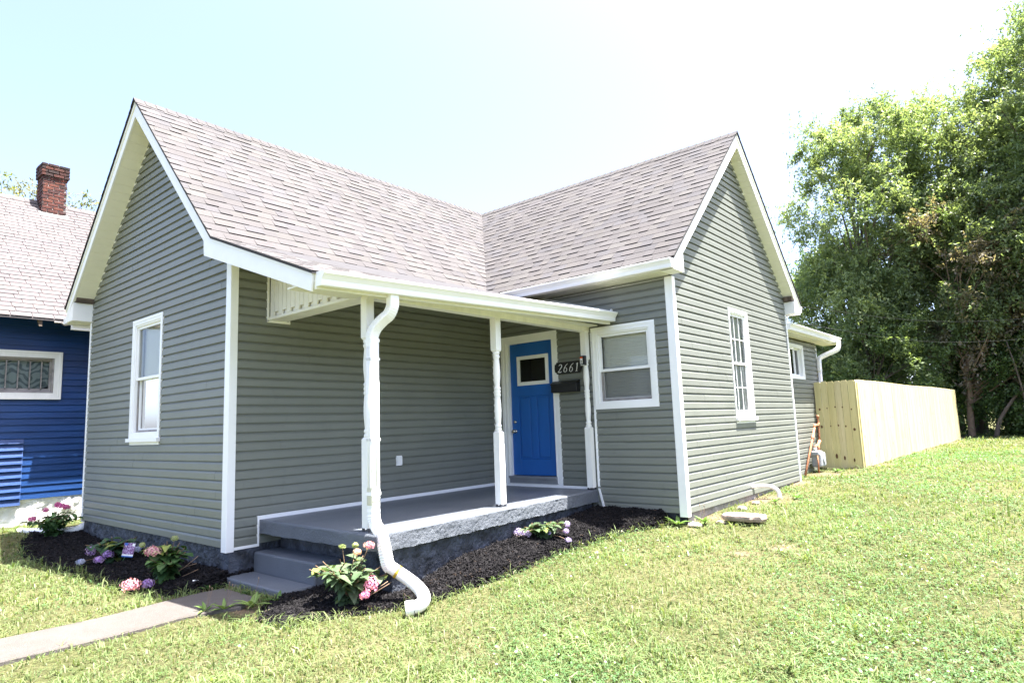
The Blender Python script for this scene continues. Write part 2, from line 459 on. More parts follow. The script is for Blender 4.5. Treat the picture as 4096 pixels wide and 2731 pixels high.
def build_path():
    mb = MB(); x0, x1, y0, y1 = PATH
    ys = [y0 + (y1 - y0) * i / 60 for i in range(61)]
    tops = []
    for i, y in enumerate(ys):
        k = max(0.0, (y - (y1 - 0.3)) / 0.3); fl = max(0.0, min(1.0, (y + 0.85) / 0.45)); ins = 0.16 * k * k - 0.20 * fl * fl * (3 - 2 * fl)
        z = gz(0.65, y) + 0.028
        tops.append([(x0 + 0.06 * k, y, z - 0.1), (x0 + 0.06 * k, y, z - 0.01), (x0 + 0.012 + 0.06 * k, y, z), (x1 - 0.012 - ins, y, z), (x1 - ins, y, z - 0.01), (x1 - ins, y, z - 0.1)])
    mb.grid(tops, smooth=False); mb.face(tops[-1])
    o = mb.build('path', M_CONC)
    tag(o, kind='structure')
build_path()

def build_mulch(poly, name, label, wallpts, n_chip, top):
    xs = [p[0] for p in poly]; ys = [p[1] for p in poly]
    gx = np.arange(min(xs) - 0.1, max(xs) + 0.1, 0.05); gy = np.arange(min(ys) - 0.1, max(ys) + 0.1, 0.05)
    X, Y = np.meshgrid(gx, gy)
    def height(X, Y):
        ins = in_poly(X, Y, poly); d = poly_dist(X, Y, poly)
        w = np.full(np.shape(X), 9.0)
        for a, b in wallpts:
            a = np.array(a); b = np.array(b); ab = b - a
            t = np.clip(((X - a[0]) * ab[0] + (Y - a[1]) * ab[1]) / (ab @ ab), 0, 1)
            w = np.minimum(w, np.hypot(X - a[0] - t * ab[0], Y - a[1] - t * ab[1]))
        k = np.clip(1 - w / 0.75, 0, 1)
        h = 0.03 + top * k
        s = np.where(ins, 1.0, -1.0) * d
        return ground_z(X, Y) + np.where(s > 0, h * np.clip(0.3 + s / 0.12, 0, 1), -0.08) + 0.008 * np.sin(17 * X) * np.sin(15 * Y + 2), s
    Z, s = height(X, Y)
    keep = s > -0.06
    V = np.stack([X, Y, Z], -1).reshape(-1, 3); nx = len(gx); ny = len(gy)
    I, J = np.meshgrid(np.arange(nx - 1), np.arange(ny - 1)); a = (J * nx + I).ravel(); kf = keep.ravel()
    q = np.stack([a, a + 1, a + nx + 1, a + nx], 1); q = q[kf[q].all(1)]
    root = np_mesh(name, V, q.ravel(), 4, np.ones((len(V), 3)), M_MULCHB, smooth=True)
    tag(root, label, 'mulch', kind='stuff')
    # chips
    cx = RNG.uniform(min(xs), max(xs), n_chip * 3); cy = RNG.uniform(min(ys), max(ys), n_chip * 3)
    m = in_poly(cx, cy, poly) | (poly_dist(cx, cy, poly) < 0.035)
    cx = cx[m][:n_chip]; cy = cy[m][:n_chip]; n = len(cx)
    cz, _ = height(cx, cy); cz = np.maximum(cz, ground_z(cx, cy)) + RNG.uniform(0, 0.012, n)
    L = RNG.uniform(0.010, 0.048, n) * 0.8; W = RNG.uniform(0.003, 0.009, n); T = RNG.uniform(0.002, 0.005, n)
    th = RNG.uniform(0, 2 * math.pi, n); tl = RNG.normal(0, 0.35, n)
    dx = np.stack([np.cos(th) * np.cos(tl), np.sin(th) * np.cos(tl), np.sin(tl)], 1)
    dy = np.stack([-np.sin(th), np.cos(th), RNG.normal(0, 0.4, n)], 1); dz = np.cross(dx, dy)
    c = np.stack([cx, cy, cz], 1); vs = []
    for sx, sy, sz in ((-1, -1, -1), (1, -0.5, -1), (1, 0.5, -1), (-1, 1, -1), (-1, -1, 1), (1, -0.5, 1), (1, 0.5, 1), (-1, 1, 1)):
        vs.append(c + dx * (sx * L)[:, None] + dy * (sy * W)[:, None] + dz * (sz * T)[:, None])
    V = np.stack(vs, 1).reshape(-1, 3)
    fb = np.array([[4, 5, 6, 7], [0, 1, 5, 4], [1, 2, 6, 5], [2, 3, 7, 6], [3, 0, 4, 7]])
    F = (np.arange(n)[:, None, None] * 8 + fb[None]).ravel()
    br = RNG.uniform(0.4, 2.4, n); tan = RNG.random(n) < 0.015
    t = np.stack([br, br * 0.97, br * 0.95], 1); t[tan] = [5, 3.8, 2.6]
    o = np_mesh('wood_chips', V, F, 4, np.repeat(t, 8, 0), M_MULCH, parent=root)
    o['kind'] = 'stuff'
    return height
HB_A = build_mulch(BED_A, 'mulch_bed', 'black mulch bed in the shade along the front gable wall', [((-4.6, 0), (0, 0)), ((0, 0), (0, 0.5))], 18000, 0.10)
HB_B = build_mulch(BED_B, 'mulch_bed', 'black mulch bed curving round the porch slab beside the lawn', [((2.0, 1.5), (1.9, 4.3)), ((1.9, 4.34), (2.9, 4.34))], 26000, 0.13)

# ------------------------------------------------------------------ grass
def build_grass():
    n = 620000
    r = 3.6 + (38 - 3.6) * RNG.random(n) ** 1.9
    th = RNG.uniform(math.radians(-62), math.radians(62), n) + math.radians(90 + 40)
    x = CAM_LOC.x + r * np.cos(th); y = CAM_LOC.y + r * np.sin(th)
    keep = np.ones(n, bool)
    for x0, x1, y0, y1 in FOOT: keep &= ~((x > x0 - 0.01) & (x < x1 + 0.01) & (y > y0 - 0.01) & (y < y1 + 0.01))
    x0, x1, y0, y1 = PATH; jit = RNG.normal(0, 0.018, n)
    keep &= ~((x > x0 + 0.01 + jit) & (x < x1 - 0.01 + jit + 0.17 * (y > -0.68)) & (y < y1 - 0.02 + jit * 2))
    for b in (BED_A, BED_B):
        ins = in_poly(x, y, b); d = poly_dist(x, y, b)
        keep &= ~(ins & (d > 0.05 * RNG.random(n)))
    keep &= RNG.random(n) > bareness(x, y) * 0.93
    keep &= ~((y < 30) & (y > 11.5) & (x < 3.72 + (y - 11.5) * 0.031))
    clump = 0.5 + 0.5 * np.sin(x * 3.1 + 2 * np.sin(y * 1.7)) * np.sin(y * 2.7 + 1.5 * np.sin(x * 2.2))
    clump2 = 0.5 + 0.5 * np.sin(x * 9.1 + y * 3.3) * np.sin(y * 8.3 - x * 2.1)
    keep &= RNG.random(n) < 0.45 + 0.55 * (0.5 * clump + 0.5 * clump2)
    x = x[keep]; y = y[keep]; r = r[keep]; clump = clump[keep]; clump2 = clump2[keep]; n = len(x)
    z = ground_z(x, y)
    edge = np.minimum(poly_dist(x, y, BED_A), poly_dist(x, y, BED_B)); edge = np.clip(1 - edge / 0.12, 0, 1)
    h = RNG.gamma(4, 0.0104, n) * (0.62 + 1.0 * clump * clump2) + 0.060 * edge * RNG.random(n)
    tuft = (np.sin(x * 5.3 + 1.7 * np.sin(y * 3.1)) * np.sin(y * 4.7 + 1.3 * np.sin(x * 3.7)) > 0.86) & (RNG.random(n) < 0.5); h[tuft] *= 1.7; tall = RNG.random(n) < 0.012; h[tall] *= 2.0
    h = np.clip(h, 0.012, 0.15) * (1 + 0.012 * r)
    h *= 1 - 0.5 * bareness(x, y)
    w = (0.0019 + RNG.random(n) * 0.0026) * np.maximum(1, r / 6.0) ** 0.95; w[RNG.random(n) < 0.07] *= 2.3
    a = RNG.uniform(0, 2 * math.pi, n); lean = np.abs(RNG.normal(0.85, 0.45, n))
    windx = np.cos(a); windy = np.sin(a)
    side = np.stack([-windy, windx, np.zeros(n)], 1); f = np.stack([windx, windy, np.zeros(n)], 1)
    up = np.array([0, 0, 1.0]); base = np.stack([x, y, z - 0.004], 1)
    m1 = base + f * (h * lean * 0.35)[:, None] + up * (h * 0.58)[:, None]
    tip = base + f * (h * lean * 1.15)[:, None] + up * (h * np.clip(1.05 - 0.35 * lean, 0.25, 1))[:, None]
    V = np.stack([base - side * w[:, None], base + side * w[:, None], m1 + side * (w * 0.85)[:, None], m1 - side * (w * 0.85)[:, None], tip + side * (w * 0.15)[:, None], tip - side * (w * 0.15)[:, None]], 1)
    F = (np.arange(n)[:, None, None] * 6 + np.array([[0, 1, 2, 3], [3, 2, 4, 5]])[None]).ravel()
    k = RNG.random(n)
    g1 = np.array([0.108, 0.164, 0.052]); g2 = np.array([0.182, 0.226, 0.092]); g3 = np.array([0.26, 0.235, 0.15])
    c = g1 + (g2 - g1) * k[:, None]
    c *= (0.82 + 0.35 * clump)[:, None]
    big = 0.5 + 0.5 * np.sin(x * 0.9 + 1.4 * np.sin(y * 0.6)) * np.sin(y * 0.75 + 0.5 * x)
    c *= np.stack([0.86 + 0.26 * big, 0.93 + 0.12 * big, 0.9 + 0.2 * big], 1)
    dry = RNG.random(n) < 0.07 + 0.16 * np.clip(0.5 - clump, 0, 1) + 0.5 * bareness(x, y); c[dry] = g3 * (0.7 + 0.6 * RNG.random(dry.sum()))[:, None]
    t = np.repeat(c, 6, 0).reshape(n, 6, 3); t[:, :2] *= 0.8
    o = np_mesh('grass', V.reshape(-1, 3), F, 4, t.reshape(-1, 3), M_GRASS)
    tag(o, 'sunlit lawn grass of short uneven blades', 'grass', kind='stuff')
    # clover leaves
    n = 150000
    r = 3.6 + (22 - 3.6) * RNG.random(n) ** 1.8
    th = RNG.uniform(math.radians(-62), math.radians(62), n) + math.radians(130)
    x = CAM_LOC.x + r * np.cos(th); y = CAM_LOC.y + r * np.sin(th)
    def clover_field(x, y):
        return np.sin(x * 1.3 + 1.0 + 1.3 * np.sin(y * 0.9)) * np.sin(y * 1.1 + 0.7 * x) + np.clip((x - 2.5) / 4, -0.6, 0.7)
    keep = (clover_field(x, y) > RNG.normal(0.35, 0.3, n)) & (bareness(x, y) < 0.2)
    for x0, x1, y0, y1 in FOOT: keep &= ~((x > x0 - 0.05) & (x < x1 + 0.05) & (y > y0 - 0.05) & (y < y1 + 0.05))
    x0, x1, y0, y1 = PATH; keep &= ~((x > x0 - 0.05) & (x < x1 + 0.05) & (y < y1 + 0.1))
    for b in (BED_A, BED_B): keep &= ~in_poly(x, y, b) & (poly_dist(x, y, b) > 0.06)
    keep &= ~((y > 11.2) & (x < 3.8 + (y - 11.5) * 0.031))
    x = x[keep]; y = y[keep]; r = r[keep]; n = len(x); z = ground_z(x, y) + RNG.uniform(0.015, 0.05, n)
    V = []; s = RNG.uniform(0.006, 0.011, n) * np.maximum(1, r / 7); a0 = RNG.uniform(0, 2 * math.pi, n)
    for k in range(3):
        a = a0 + k * 2.094; tl = RNG.normal(0.2, 0.35, n)
        f = np.stack([np.cos(a), np.sin(a), tl], 1); sd = np.stack([-np.sin(a), np.cos(a), RNG.normal(0, 0.25, n)], 1)
        c = np.stack([x, y, z], 1)
        V += [c, c + f * s[:, None] + sd * (0.6 * s)[:, None], c + f * (1.7 * s)[:, None], c + f * s[:, None] - sd * (0.6 * s)[:, None]]
    V = np.stack(V, 1).reshape(-1, 3)
    F = (np.arange(n)[:, None, None] * 12 + np.array([[0, 1, 2, 3], [4, 5, 6, 7], [8, 9, 10, 11]])[None]).ravel()
    c = np.array([0.072, 0.148, 0.048]) * (0.7 + 0.8 * RNG.random(n))[:, None]
    o = np_mesh('clover', V, F, 4, np.repeat(c, 12, 0), M_GRASS)
    tag(o, 'low green clover leaves spread among the lawn grass', 'clover', kind='stuff')
    # clover blossoms
    n = 2600
    r = 3.7 + (26 - 3.7) * RNG.random(n) ** 1.5
    th = RNG.uniform(math.radians(-60), math.radians(60), n) + math.radians(130)
    x = CAM_LOC.x + r * np.cos(th); y = CAM_LOC.y + r * np.sin(th)
    keep = (clover_field(x, y) > RNG.normal(0.45, 0.35, n)) & (bareness(x, y) < 0.2)
    for x0, x1, y0, y1 in FOOT: keep &= ~((x > x0 - 0.1) & (x < x1 + 0.1) & (y > y0 - 0.1) & (y < y1 + 0.1))
    keep &= ~((x < 1.2) & (y < 1)) ; keep &= ~in_poly(x, y, BED_B) & ~((y > 11.2) & (x < 3.9 + (y - 11.5) * 0.031))
    x = x[keep]; y = y[keep]; r = r[keep]; n = len(x); z = ground_z(x, y) + RNG.uniform(0.03, 0.07, n)
    bm = bmesh.new(); bmesh.ops.create_icosphere(bm, subdivisions=1, radius=1.0)
    iv = np.array([v.co[:] for v in bm.verts]); fi = np.array([[v.index for v in f.verts] for f in bm.faces]); bm.free()
    rad = RNG.uniform(0.007, 0.0125, n)
    V = np.stack([x, y, z], 1)[:, None] + iv[None] * rad[:, None, None] * np.array([1, 1, 0.8]) * (1 + RNG.normal(0, 0.12, (n, len(iv), 1)))
    F = (np.arange(n)[:, None, None] * len(iv) + fi[None]).ravel()
    o = np_mesh('clover_blossoms', V.reshape(-1, 3), F, 3, np.tile([0.62, 0.60, 0.50], (n * len(iv), 1)), M_PETAL, smooth=True)
    tag(o, 'small white clover blossoms dotted over the lawn', 'clover blossoms', kind='stuff')
build_grass()

# ------------------------------------------------------------------ siding walls, windows
LAP = [(0.0, 0.0215), (0.64, 0.0200), (0.86, 0.0070), (0.895, 0.0008), (1.0, 0.0005)]
def siding(name, parent, O, U, Nn, zmin, zmax, outline, holes=(), mat=None, course=0.1016, prof=LAP, seams=True, z0=0.0, seed=1, var=0.02):
    rnd = random.Random(seed); mb = MB(); O = Vector(O); U = Vector(U); Nn = Vector(Nn)
    P = lambda u, z, d: O + U * u + Nn * d + Vector((0, 0, z))
    k0 = int(math.floor((zmin - z0) / course + 1e-6)); k1 = int(math.ceil((zmax - z0) / course - 1e-6))
    for k in range(k0, k1):
        za = z0 + k * course
        col = (1 + rnd.uniform(-var, var),) * 3
        pts = [(za + f * course, d) for f, d in prof]
        def depth(z):
            for (a, da), (b, db) in zip(pts, pts[1:]):
                if z <= b + 1e-9: return da + (db - da) * max(0, (z - a)) / (b - a)
            return pts[-1][1]
        lo = max(za, zmin); hi = min(za + course, zmax)
        br = {lo, hi} | {z for z, d in pts if lo < z < hi}
        for h in holes:
            for z in (h[2], h[3]):
                if lo < z < hi: br.add(z)
        br = sorted(br)
        u0, u1 = outline(lo)
        sj = [u0 + (u1 - u0) * rnd.random() for _ in range(1 + int((u1 - u0) / 4))] if seams else []
        for a, b in zip(br, br[1:]):
            if b - a < 1e-6: continue
            m = (a + b) / 2; la, ra = outline(a); lb, rb = outline(b)
            if ra - la < 1e-4 and rb - lb < 1e-4: continue
            segs = [(None, None)]
            cuts = sorted([(h[0], h[1]) for h in holes if h[2] < m < h[3]])
            xs = []; cur = None
            for h0, h1 in cuts:
                xs.append((cur, h0)); cur = h1
            xs.append((cur, None))
            for s0, s1 in xs:
                A0 = la if s0 is None else s0; A1 = ra if s1 is None else s1
                B0 = lb if s0 is None else s0; B1 = rb if s1 is None else s1
                if A1 <= A0 and B1 <= B0: continue
                js = [s for s in sj if max(A0, B0) + 0.05 < s < min(A1, B1) - 0.05]; js.sort()
                ea = [A0] + js + [A1]; eb = [B0] + js + [B1]
                for i in range(len(ea) - 1):
                    dd = 0.0016 * (i % 2)
                    mb.face([P(ea[i], a, depth(a) + dd), P(ea[i + 1], a, depth(a) + dd), P(eb[i + 1], b, depth(b) + dd), P(eb[i], b, depth(b) + dd)], col)
                    if i and dd or (i and not dd):
                        mb.face([P(ea[i], a, depth(a)), P(ea[i], a, depth(a) + 0.0016), P(eb[i], b, depth(b) + 0.0016), P(eb[i], b, depth(b))], (0.5, 0.5, 0.5))
                if abs(a - za) < 1e-6:
                    mb.face([P(A0, a, -0.002), P(A1, a, -0.002), P(A1, a, prof[0][1]), P(A0, a, prof[0][1])], col)
    return mb.build(name, mat or M_SIDING, parent, recalc=False)

def frame_axes(O, U, Nn):
    O = Vector(O); U = Vector(U); Nn = Vector(Nn)
    M = Matrix((U, Nn, Vector((0, 0, 1)))).transposed().to_4x4(); M.translation = O
    return M  # local (u, d, z)
def ring(mb, M, u0, u1, z0, z1, w, d0, d1, wb=None):
    wb = w if wb is None else wb
    mb.box((u0, d0, z0), (u0 + w, d1, z1), M=M); mb.box((u1 - w, d0, z0), (u1, d1, z1), M=M)
    mb.box((u0 + w, d0, z1 - w), (u1 - w, d1, z1), M=M); mb.box((u0 + w, d0, z0), (u1 - w, d1, z0 + wb), M=M)
def window(parent, O, U, Nn, u0, u1, z0, z1, sill=False, cas=0.06, muntins=0, mid=0.5, slider=False, screen=True, label=None, blind=True, thin=0.0):
    M = frame_axes(O, U, Nn); mb = MB()
    ring(mb, M, u0, u1, z0, z1, cas * 0.45, -0.02, 0.030)
    c = cas * 0.45; ring(mb, M, u0 + c, u1 - c, z0 + c, z1 - c, cas * 0.55, -0.02, 0.024)
    a = cas; ring(mb, M, u0 + a, u1 - a, z0 + a, z1 - a, 0.022, -0.09, 0.012)
    U0, U1, Z0, Z1 = u0 + a + 0.022, u1 - a - 0.022, z0 + a + 0.022, z1 - a - 0.022
    if sill:
        mb.box((u0 - 0.02, -0.02, z0 - 0.035), (u1 + 0.02, 0.062, z0 + 0.012), M=M)
        mb.box((u0 + 0.01, -0.02, z0 - 0.075), (u1 - 0.01, 0.022, z0 - 0.035), M=M)
    panes = []
    if slider:
        um = (U0 + U1) / 2
        ring(mb, M, U0, um + 0.02, Z0, Z1, 0.035, -0.05, -0.02); ring(mb, M, um - 0.02, U1, Z0, Z1, 0.035, -0.085, -0.055)
        panes = [(U0 + 0.035, um - 0.015, Z0 + 0.035, Z1 - 0.035, -0.035), (um + 0.015, U1 - 0.035, Z0 + 0.035, Z1 - 0.035, -0.07)]
    else:
        zm = Z0 + (Z1 - Z0) * mid
        ring(mb, M, U0, U1, zm - 0.018, Z1, 0.036, -0.040, -0.010)
        ring(mb, M, U0, U1, Z0, zm + 0.018, 0.036, -0.075 + thin * .5, -0.045 + thin * .5, wb=0.05)
        panes = [(U0 + 0.036, U1 - 0.036, zm + 0.018, Z1 - 0.036, -0.025), (U0 + 0.036, U1 - 0.036, Z0 + 0.05, zm - 0.018, -0.060 + thin * .5)]
        if muntins:
            for (pa, pb, pc, pd, dd) in panes:
                for i in range(1, 3):
                    u = pa + (pb - pa) * i / 3; mb.box((u - 0.007, dd - 0.005, pc), (u + 0.007, dd + 0.006, pd), M=M)
                z = (pc + pd) / 2; mb.box((pa, dd - 0.006, z - 0.007), (pb, dd + 0.007, z + 0.007), M=M)
    w = mb.build('window', M_VINYL, parent)
    if label: w['label'] = label
    for (pa, pb, pc, pd, dd) in panes:
        pm = MB(); pm.face([M @ Vector(p) for p in ((pa, dd, pc), (pb, dd, pc), (pb, dd, pd), (pa, dd, pd))])
        pm.build('pane', M_GLASS, w)
    if screen and not slider:
        pa, pb, pc, pd, dd = panes[1]
        sm = MB(); ring(sm, M, U0 + 0.004, U1 - 0.004, Z0 + 0.004, pd + 0.03, 0.022, -0.040, -0.028)
        sm.build('screen_frame', M_OLDW if not muntins else M_VINYL, w)
        if screen == 'mesh':
            sc_ = MB(); sc_.face([M @ Vector(p) for p in ((U0 + .02, -0.034, Z0 + .02), (U1 - .02, -0.034, Z0 + .02), (U1 - .02, -0.034, pd + .01), (U0 + .02, -0.034, pd + .01))]); sc_.build('insect_screen', M_MESHSC, w)
    if blind:
        bb = MB(); z = Z1 - 0.01; M0 = M; M = M @ Matrix.Translation((0, thin, 0)); bb.box((U0 + 0.005, -0.125, Z1 - 0.035), (U1 - 0.005, -0.088, Z1), M=M)
        while z > Z0 + 0.03:
            z -= 0.027
            p = [Vector((U0 + 0.008, -0.112, z - 0.010)), Vector((U1 - 0.008, -0.112, z - 0.010)), Vector((U1 - 0.008, -0.094, z + 0.011)), Vector((U0 + 0.008, -0.094, z + 0.011))]
            bb.face([M @ q for q in p])
            bb.face([M @ (q + Vector((0, 0.002, -0.004))) for q in (p[0], p[1])] + [M @ p[1], M @ p[0]])
        for u in (U0 + (U1 - U0) * 0.16, U0 + (U1 - U0) * 0.86):
            bb.box((u - 0.0015, -0.091, Z0), (u + 0.0015, -0.089, Z1 - 0.02), M=M, col=(0.3, 0.3, 0.3))
        bb.build('blind', M_BLIND, w, recalc=False); M = M0
    rb = MB()
    for z_ in (0,):
        d = -0.9; q = [Vector(p) for p in ((u0 + 0.01, -0.02, z0 + 0.01), (u1 - 0.01, -0.02, z0 + 0.01), (u1 - 0.01, -0.02, z1 - 0.01), (u0 + 0.01, -0.02, z1 - 0.01))]
        back = [Vector((p.x, d, p.z)) for p in q]
        rb.face([M @ p for p in back])
        for i in range(4):
            j = (i + 1) % 4; rb.face([M @ q[i], M @ q[j], M @ back[j], M @ back[i]])
    rb.build('room_interior', M_REVEAL, w, recalc=False)
    return w

# ------------------------------------------------------------------ shingle roofs
def clip_poly(poly, a, b, c):
    out = []
    for i in range(len(poly)):
        p = poly[i]; q = poly[(i + 1) % len(poly)]
        sp = a * p[0] + b * p[1] + c; sq = a * q[0] + b * q[1] + c
        if sp >= 0: out.append(p)
        if (sp >= 0) != (sq >= 0):
            t = sp / (sp - sq); out.append((p[0] + (q[0] - p[0]) * t, p[1] + (q[1] - p[1]) * t))
    return out
TINTS = [(1.02, 1.0, 1.0), (1.0, 0.97, 0.97), (1.05, 1.02, 0.99), (0.96, 0.96, 1.0), (1.09, 1.075, 1.04), (0.98, 0.96, 0.97), (1.0, 0.98, 0.98)]
def shingles(name, parent, P, Nf, ulen, tlen, mat, planes=(), exposure=0.148, tab=0.18, seed=3, arch=True, tints=TINTS, thick=(0.0055, 0.0135)):
    """P(u,t) -> point on the deck, t measured down-slope; Nf(u,t) -> normal; planes: (a,b,c) keep a*u+b*t+c>=0"""
    rnd = random.Random(seed); mb = MB()
    nt = int(math.ceil(tlen / exposure))
    for k in range(nt):
        t1 = tlen - k * exposure; t0 = max(0.0, t1 - exposure)
        u = -rnd.random() * tab; hi = False; jit = rnd.uniform(-0.003, 0.003)
        while u < ulen:
            w = tab * (rnd.choice((0.8, 1.0, 1.1, 1.25)) if arch else 1.0)
            a, b = max(0, u), min(ulen, u + w); u += w
            if b - a < 0.01: continue
            if arch:
                hi = (not hi) if rnd.random() < 0.8 else hi
                th = thick[1] * rnd.uniform(0.75, 1.1) if hi else thick[0]
            else: th = thick[1] * rnd.uniform(0.8, 1.2)
            col = rnd.choice(tints); cc = rnd.uniform(0.93, 1.07); col = tuple(x * cc for x in col)
            gap = 0.0 if arch else 0.007
            poly = [(a + gap, t0), (b - gap, t0), (b - gap, t1 + jit), (a + gap, t1 + jit)]
            for pl in planes:
                poly = clip_poly(poly, *pl)
                if len(poly) < 3: break
            if len(poly) < 3: continue
            def H(t): return 0.004 + (th - 0.002) * max(0, min(1, (t - t0) / exposure))
            top = [P(x, t) + Nf(x, t) * H(t) for x, t in poly]; bot = [P(x, t) - Nf(x, t) * 0.004 for x, t in poly]
            mb.face(top, col)
            n = len(poly)
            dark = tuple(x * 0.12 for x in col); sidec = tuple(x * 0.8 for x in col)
            for i in range(n):
                j = (i + 1) % n
                if abs(poly[i][1] - t0) < 1e-6 and abs(poly[j][1] - t0) < 1e-6: continue
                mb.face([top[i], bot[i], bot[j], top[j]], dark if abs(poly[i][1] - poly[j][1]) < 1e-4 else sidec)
    return mb.build(name, mat, parent, recalc=False)

# ------------------------------------------------------------------ the green-grey house
wA, L, W2, L2 = 4.574, 4.344, 3.192, 9.053
RO, RO2 = 0.288, 0.203
XR, YR, H = -2.287, 6.70, 5.80
S1, SL, S2, S3 = 1.034, 0.985, 0.96, 0.95
XK, ZK = 0.098, 3.334
XL = -4.86
HOUSE = empty('house', (0, 0, 0), 'grey green sided one storey cottage with covered porch and two steep shingled gables', 'house')

def rough_panel(mb, p0, p1, z0, z1, nrm, amp, nu=None, nz=10, seed=0, ragged=0.0):
    p0 = Vector(p0); p1 = Vector(p1); nrm = Vector(nrm); d = (p1 - p0).length
    nu = nu or max(4, int(d / 0.035)); rnd = random.Random(seed)
    ph = [rnd.uniform(0, 6.28) for _ in range(8)]
    rows = []
    for i in range(nu + 1):
        t = i / nu; p = p0.lerp(p1, t); s = t * d; col = []
        zb = z0 + ragged * (0.5 * math.sin(9 * s + ph[0]) + 0.5 * math.sin(23 * s + ph[1]) + rnd.uniform(-0.5, 0.5))
        for j in range(nz + 1):
            z = zb + (z1 - zb) * j / nz
            a = amp * (0.9 * rnd.uniform(-0.5, 0.5) + 0.35 * math.sin(5 * s + 7 * z + ph[2]) + 0.4 * math.sin(13 * s - 11 * z + ph[3]) + rnd.uniform(-0.5, 0.5))
            if j == nz: a = 0
            q = p + nrm * a; col.append((q.x, q.y, z))
        rows.append(col)
    mb.grid(rows)

def build_walls():
    HS = 5.68
    oA = lambda z: (max(-wA, XR - (HS - z) / SL), min(0.0, XR + (HS - z) / S1))
    wa = siding('wall', HOUSE, (0, 0, 0), (1, 0, 0), (0, -1, 0), 0.0, 5.66, oA, holes=[(-2.80, -1.82, 1.19, 2.80)], seed=1)
    wb = siding('wall', HOUSE, (0, 0, 0), (0, 1, 0), (1, 0, 0), 0.0, 3.36, lambda z: (0, L), seed=2)
    wc = siding('wall', HOUSE, (0, L, 0), (1, 0, 0), (0, -1, 0), 0.0, 3.10, lambda z: (0, W2), holes=[(0.20, 1.30, -0.1, 2.56), (1.93, 2.91, 1.37, 2.505)], seed=3)
    oD = lambda z: (max(L, YR - (HS - z) / S2), min(L2, YR + (HS - z) / S3))
    wd = siding('wall', HOUSE, (W2, 0, 0), (0, 1, 0), (1, 0, 0), 0.0, 5.66, oD, holes=[(6.21, 6.985, 1.17, 2.85)], seed=4)
    wa['label'] = 'front gable wall with one tall window'; wb['label'] = 'porch side wall with a small white outlet'
    wc['label'] = 'wall with the blue door'; wd['label'] = 'sunlit side gable wall'
    # unseen sides close the building
    siding('wall', HOUSE, (-wA, 0, 0), (0, 1, 0), (-1, 0, 0), 0.0, 3.2, lambda z: (0, L2), seed=5, seams=False)
    oR = lambda z: (max(-wA, XR - (HS - z) / SL), W2 if z < 3.2 else XR + (HS - z) / S1)
    siding('wall', HOUSE, (0, L2, 0), (1, 0, 0), (0, 1, 0), 0.0, 5.6, oR, seed=6, seams=False)
    # extension at the back
    XE = 2.90
    we = siding('wall', HOUSE, (XE, 0, 0), (0, 1, 0), (1, 0, 0), -0.10, 2.72, lambda z: (L2, 12.05), holes=[(10.06, 10.99, 1.92, 2.62)], seed=7)
    we['label'] = 'low rear extension wall in the shade of its eave'
    siding('wall', HOUSE, (0, 12.05, 0), (1, 0, 0), (0, 1, 0), 0.0, 3.0, lambda z: (-2.0, XE), seed=8, seams=False)
    siding('wall', HOUSE, (-2.0, 0, 0), (0, 1, 0), (-1, 0, 0), 0.0, 3.0, lambda z: (L2, 12.05), seed=8, seams=False)
    # foundation
    mb = MB()
    rough_panel(mb, (-wA + 0.01, 0.012, 0), (0.012, 0.012, 0), -0.75, -0.001, (0, -1, 0), 0.018, seed=2)
    rough_panel(mb, (0.012, 0.012, 0), (0.012, L, 0), -0.75, -0.001, (1, 0, 0), 0.014, seed=3)
    rough_panel(mb, (0, L + 0.012, 0), (W2 - 0.01, L + 0.012, 0), -0.6, -0.001, (0, -1, 0), 0.014, seed=4)
    rough_panel(mb, (-wA + 0.01, L2, 0), (-wA + 0.01, 0.012, 0), -0.75, -0.001, (-1, 0, 0), 0.01, seed=5)
    mb.build('foundation', M_FOUND, HOUSE)
    mb = MB()
    rough_panel(mb, (W2 - 0.012, L + 0.03, 0), (W2 - 0.012, L2, 0), -0.4, -0.001, (1, 0, 0), 0.014, seed=6)
    rough_panel(mb, (XE - 0.01, L2, 0), (XE - 0.01, 12.05, 0), -0.4, -0.09, (1, 0, 0), 0.014, seed=7)
    mb.build('foundation', mat_plain('bare_block_foundation', (0.27, 0.24, 0.22), 0.9, 0.3, 8, (20, 1.0, 0.02)), HOUSE)
    # corner trims
    def trim(a, b, mat=M_VINYL):
        t = MB(); t.box(a, b); o = t.build('corner_trim', mat, HOUSE)
        bv = o.modifiers.new('bevel', 'BEVEL'); bv.width = 0.004; bv.segments = 2
    trim((-0.082, -0.030, -0.045), (0.030, 0.060, 3.20))
    trim((W2 - 0.082, L - 0.030, -0.045), (W2 + 0.030, L + 0.060, 3.06))
    trim((-wA - 0.025, -0.030, -0.03), (-wA + 0.022, 0.06, 3.02))
    trim((W2 - 0.02, L2 - 0.040, -0.03), (W2 + 0.030, L2 + 0.022, 3.05))
    trim((XE - 0.06, 12.0, -0.08), (XE + 0.022, 12.07, 2.66))
    trim((0.0, L - 0.030, 0.25), (0.022, L, 3.3))
    return XE
XE = build_walls()

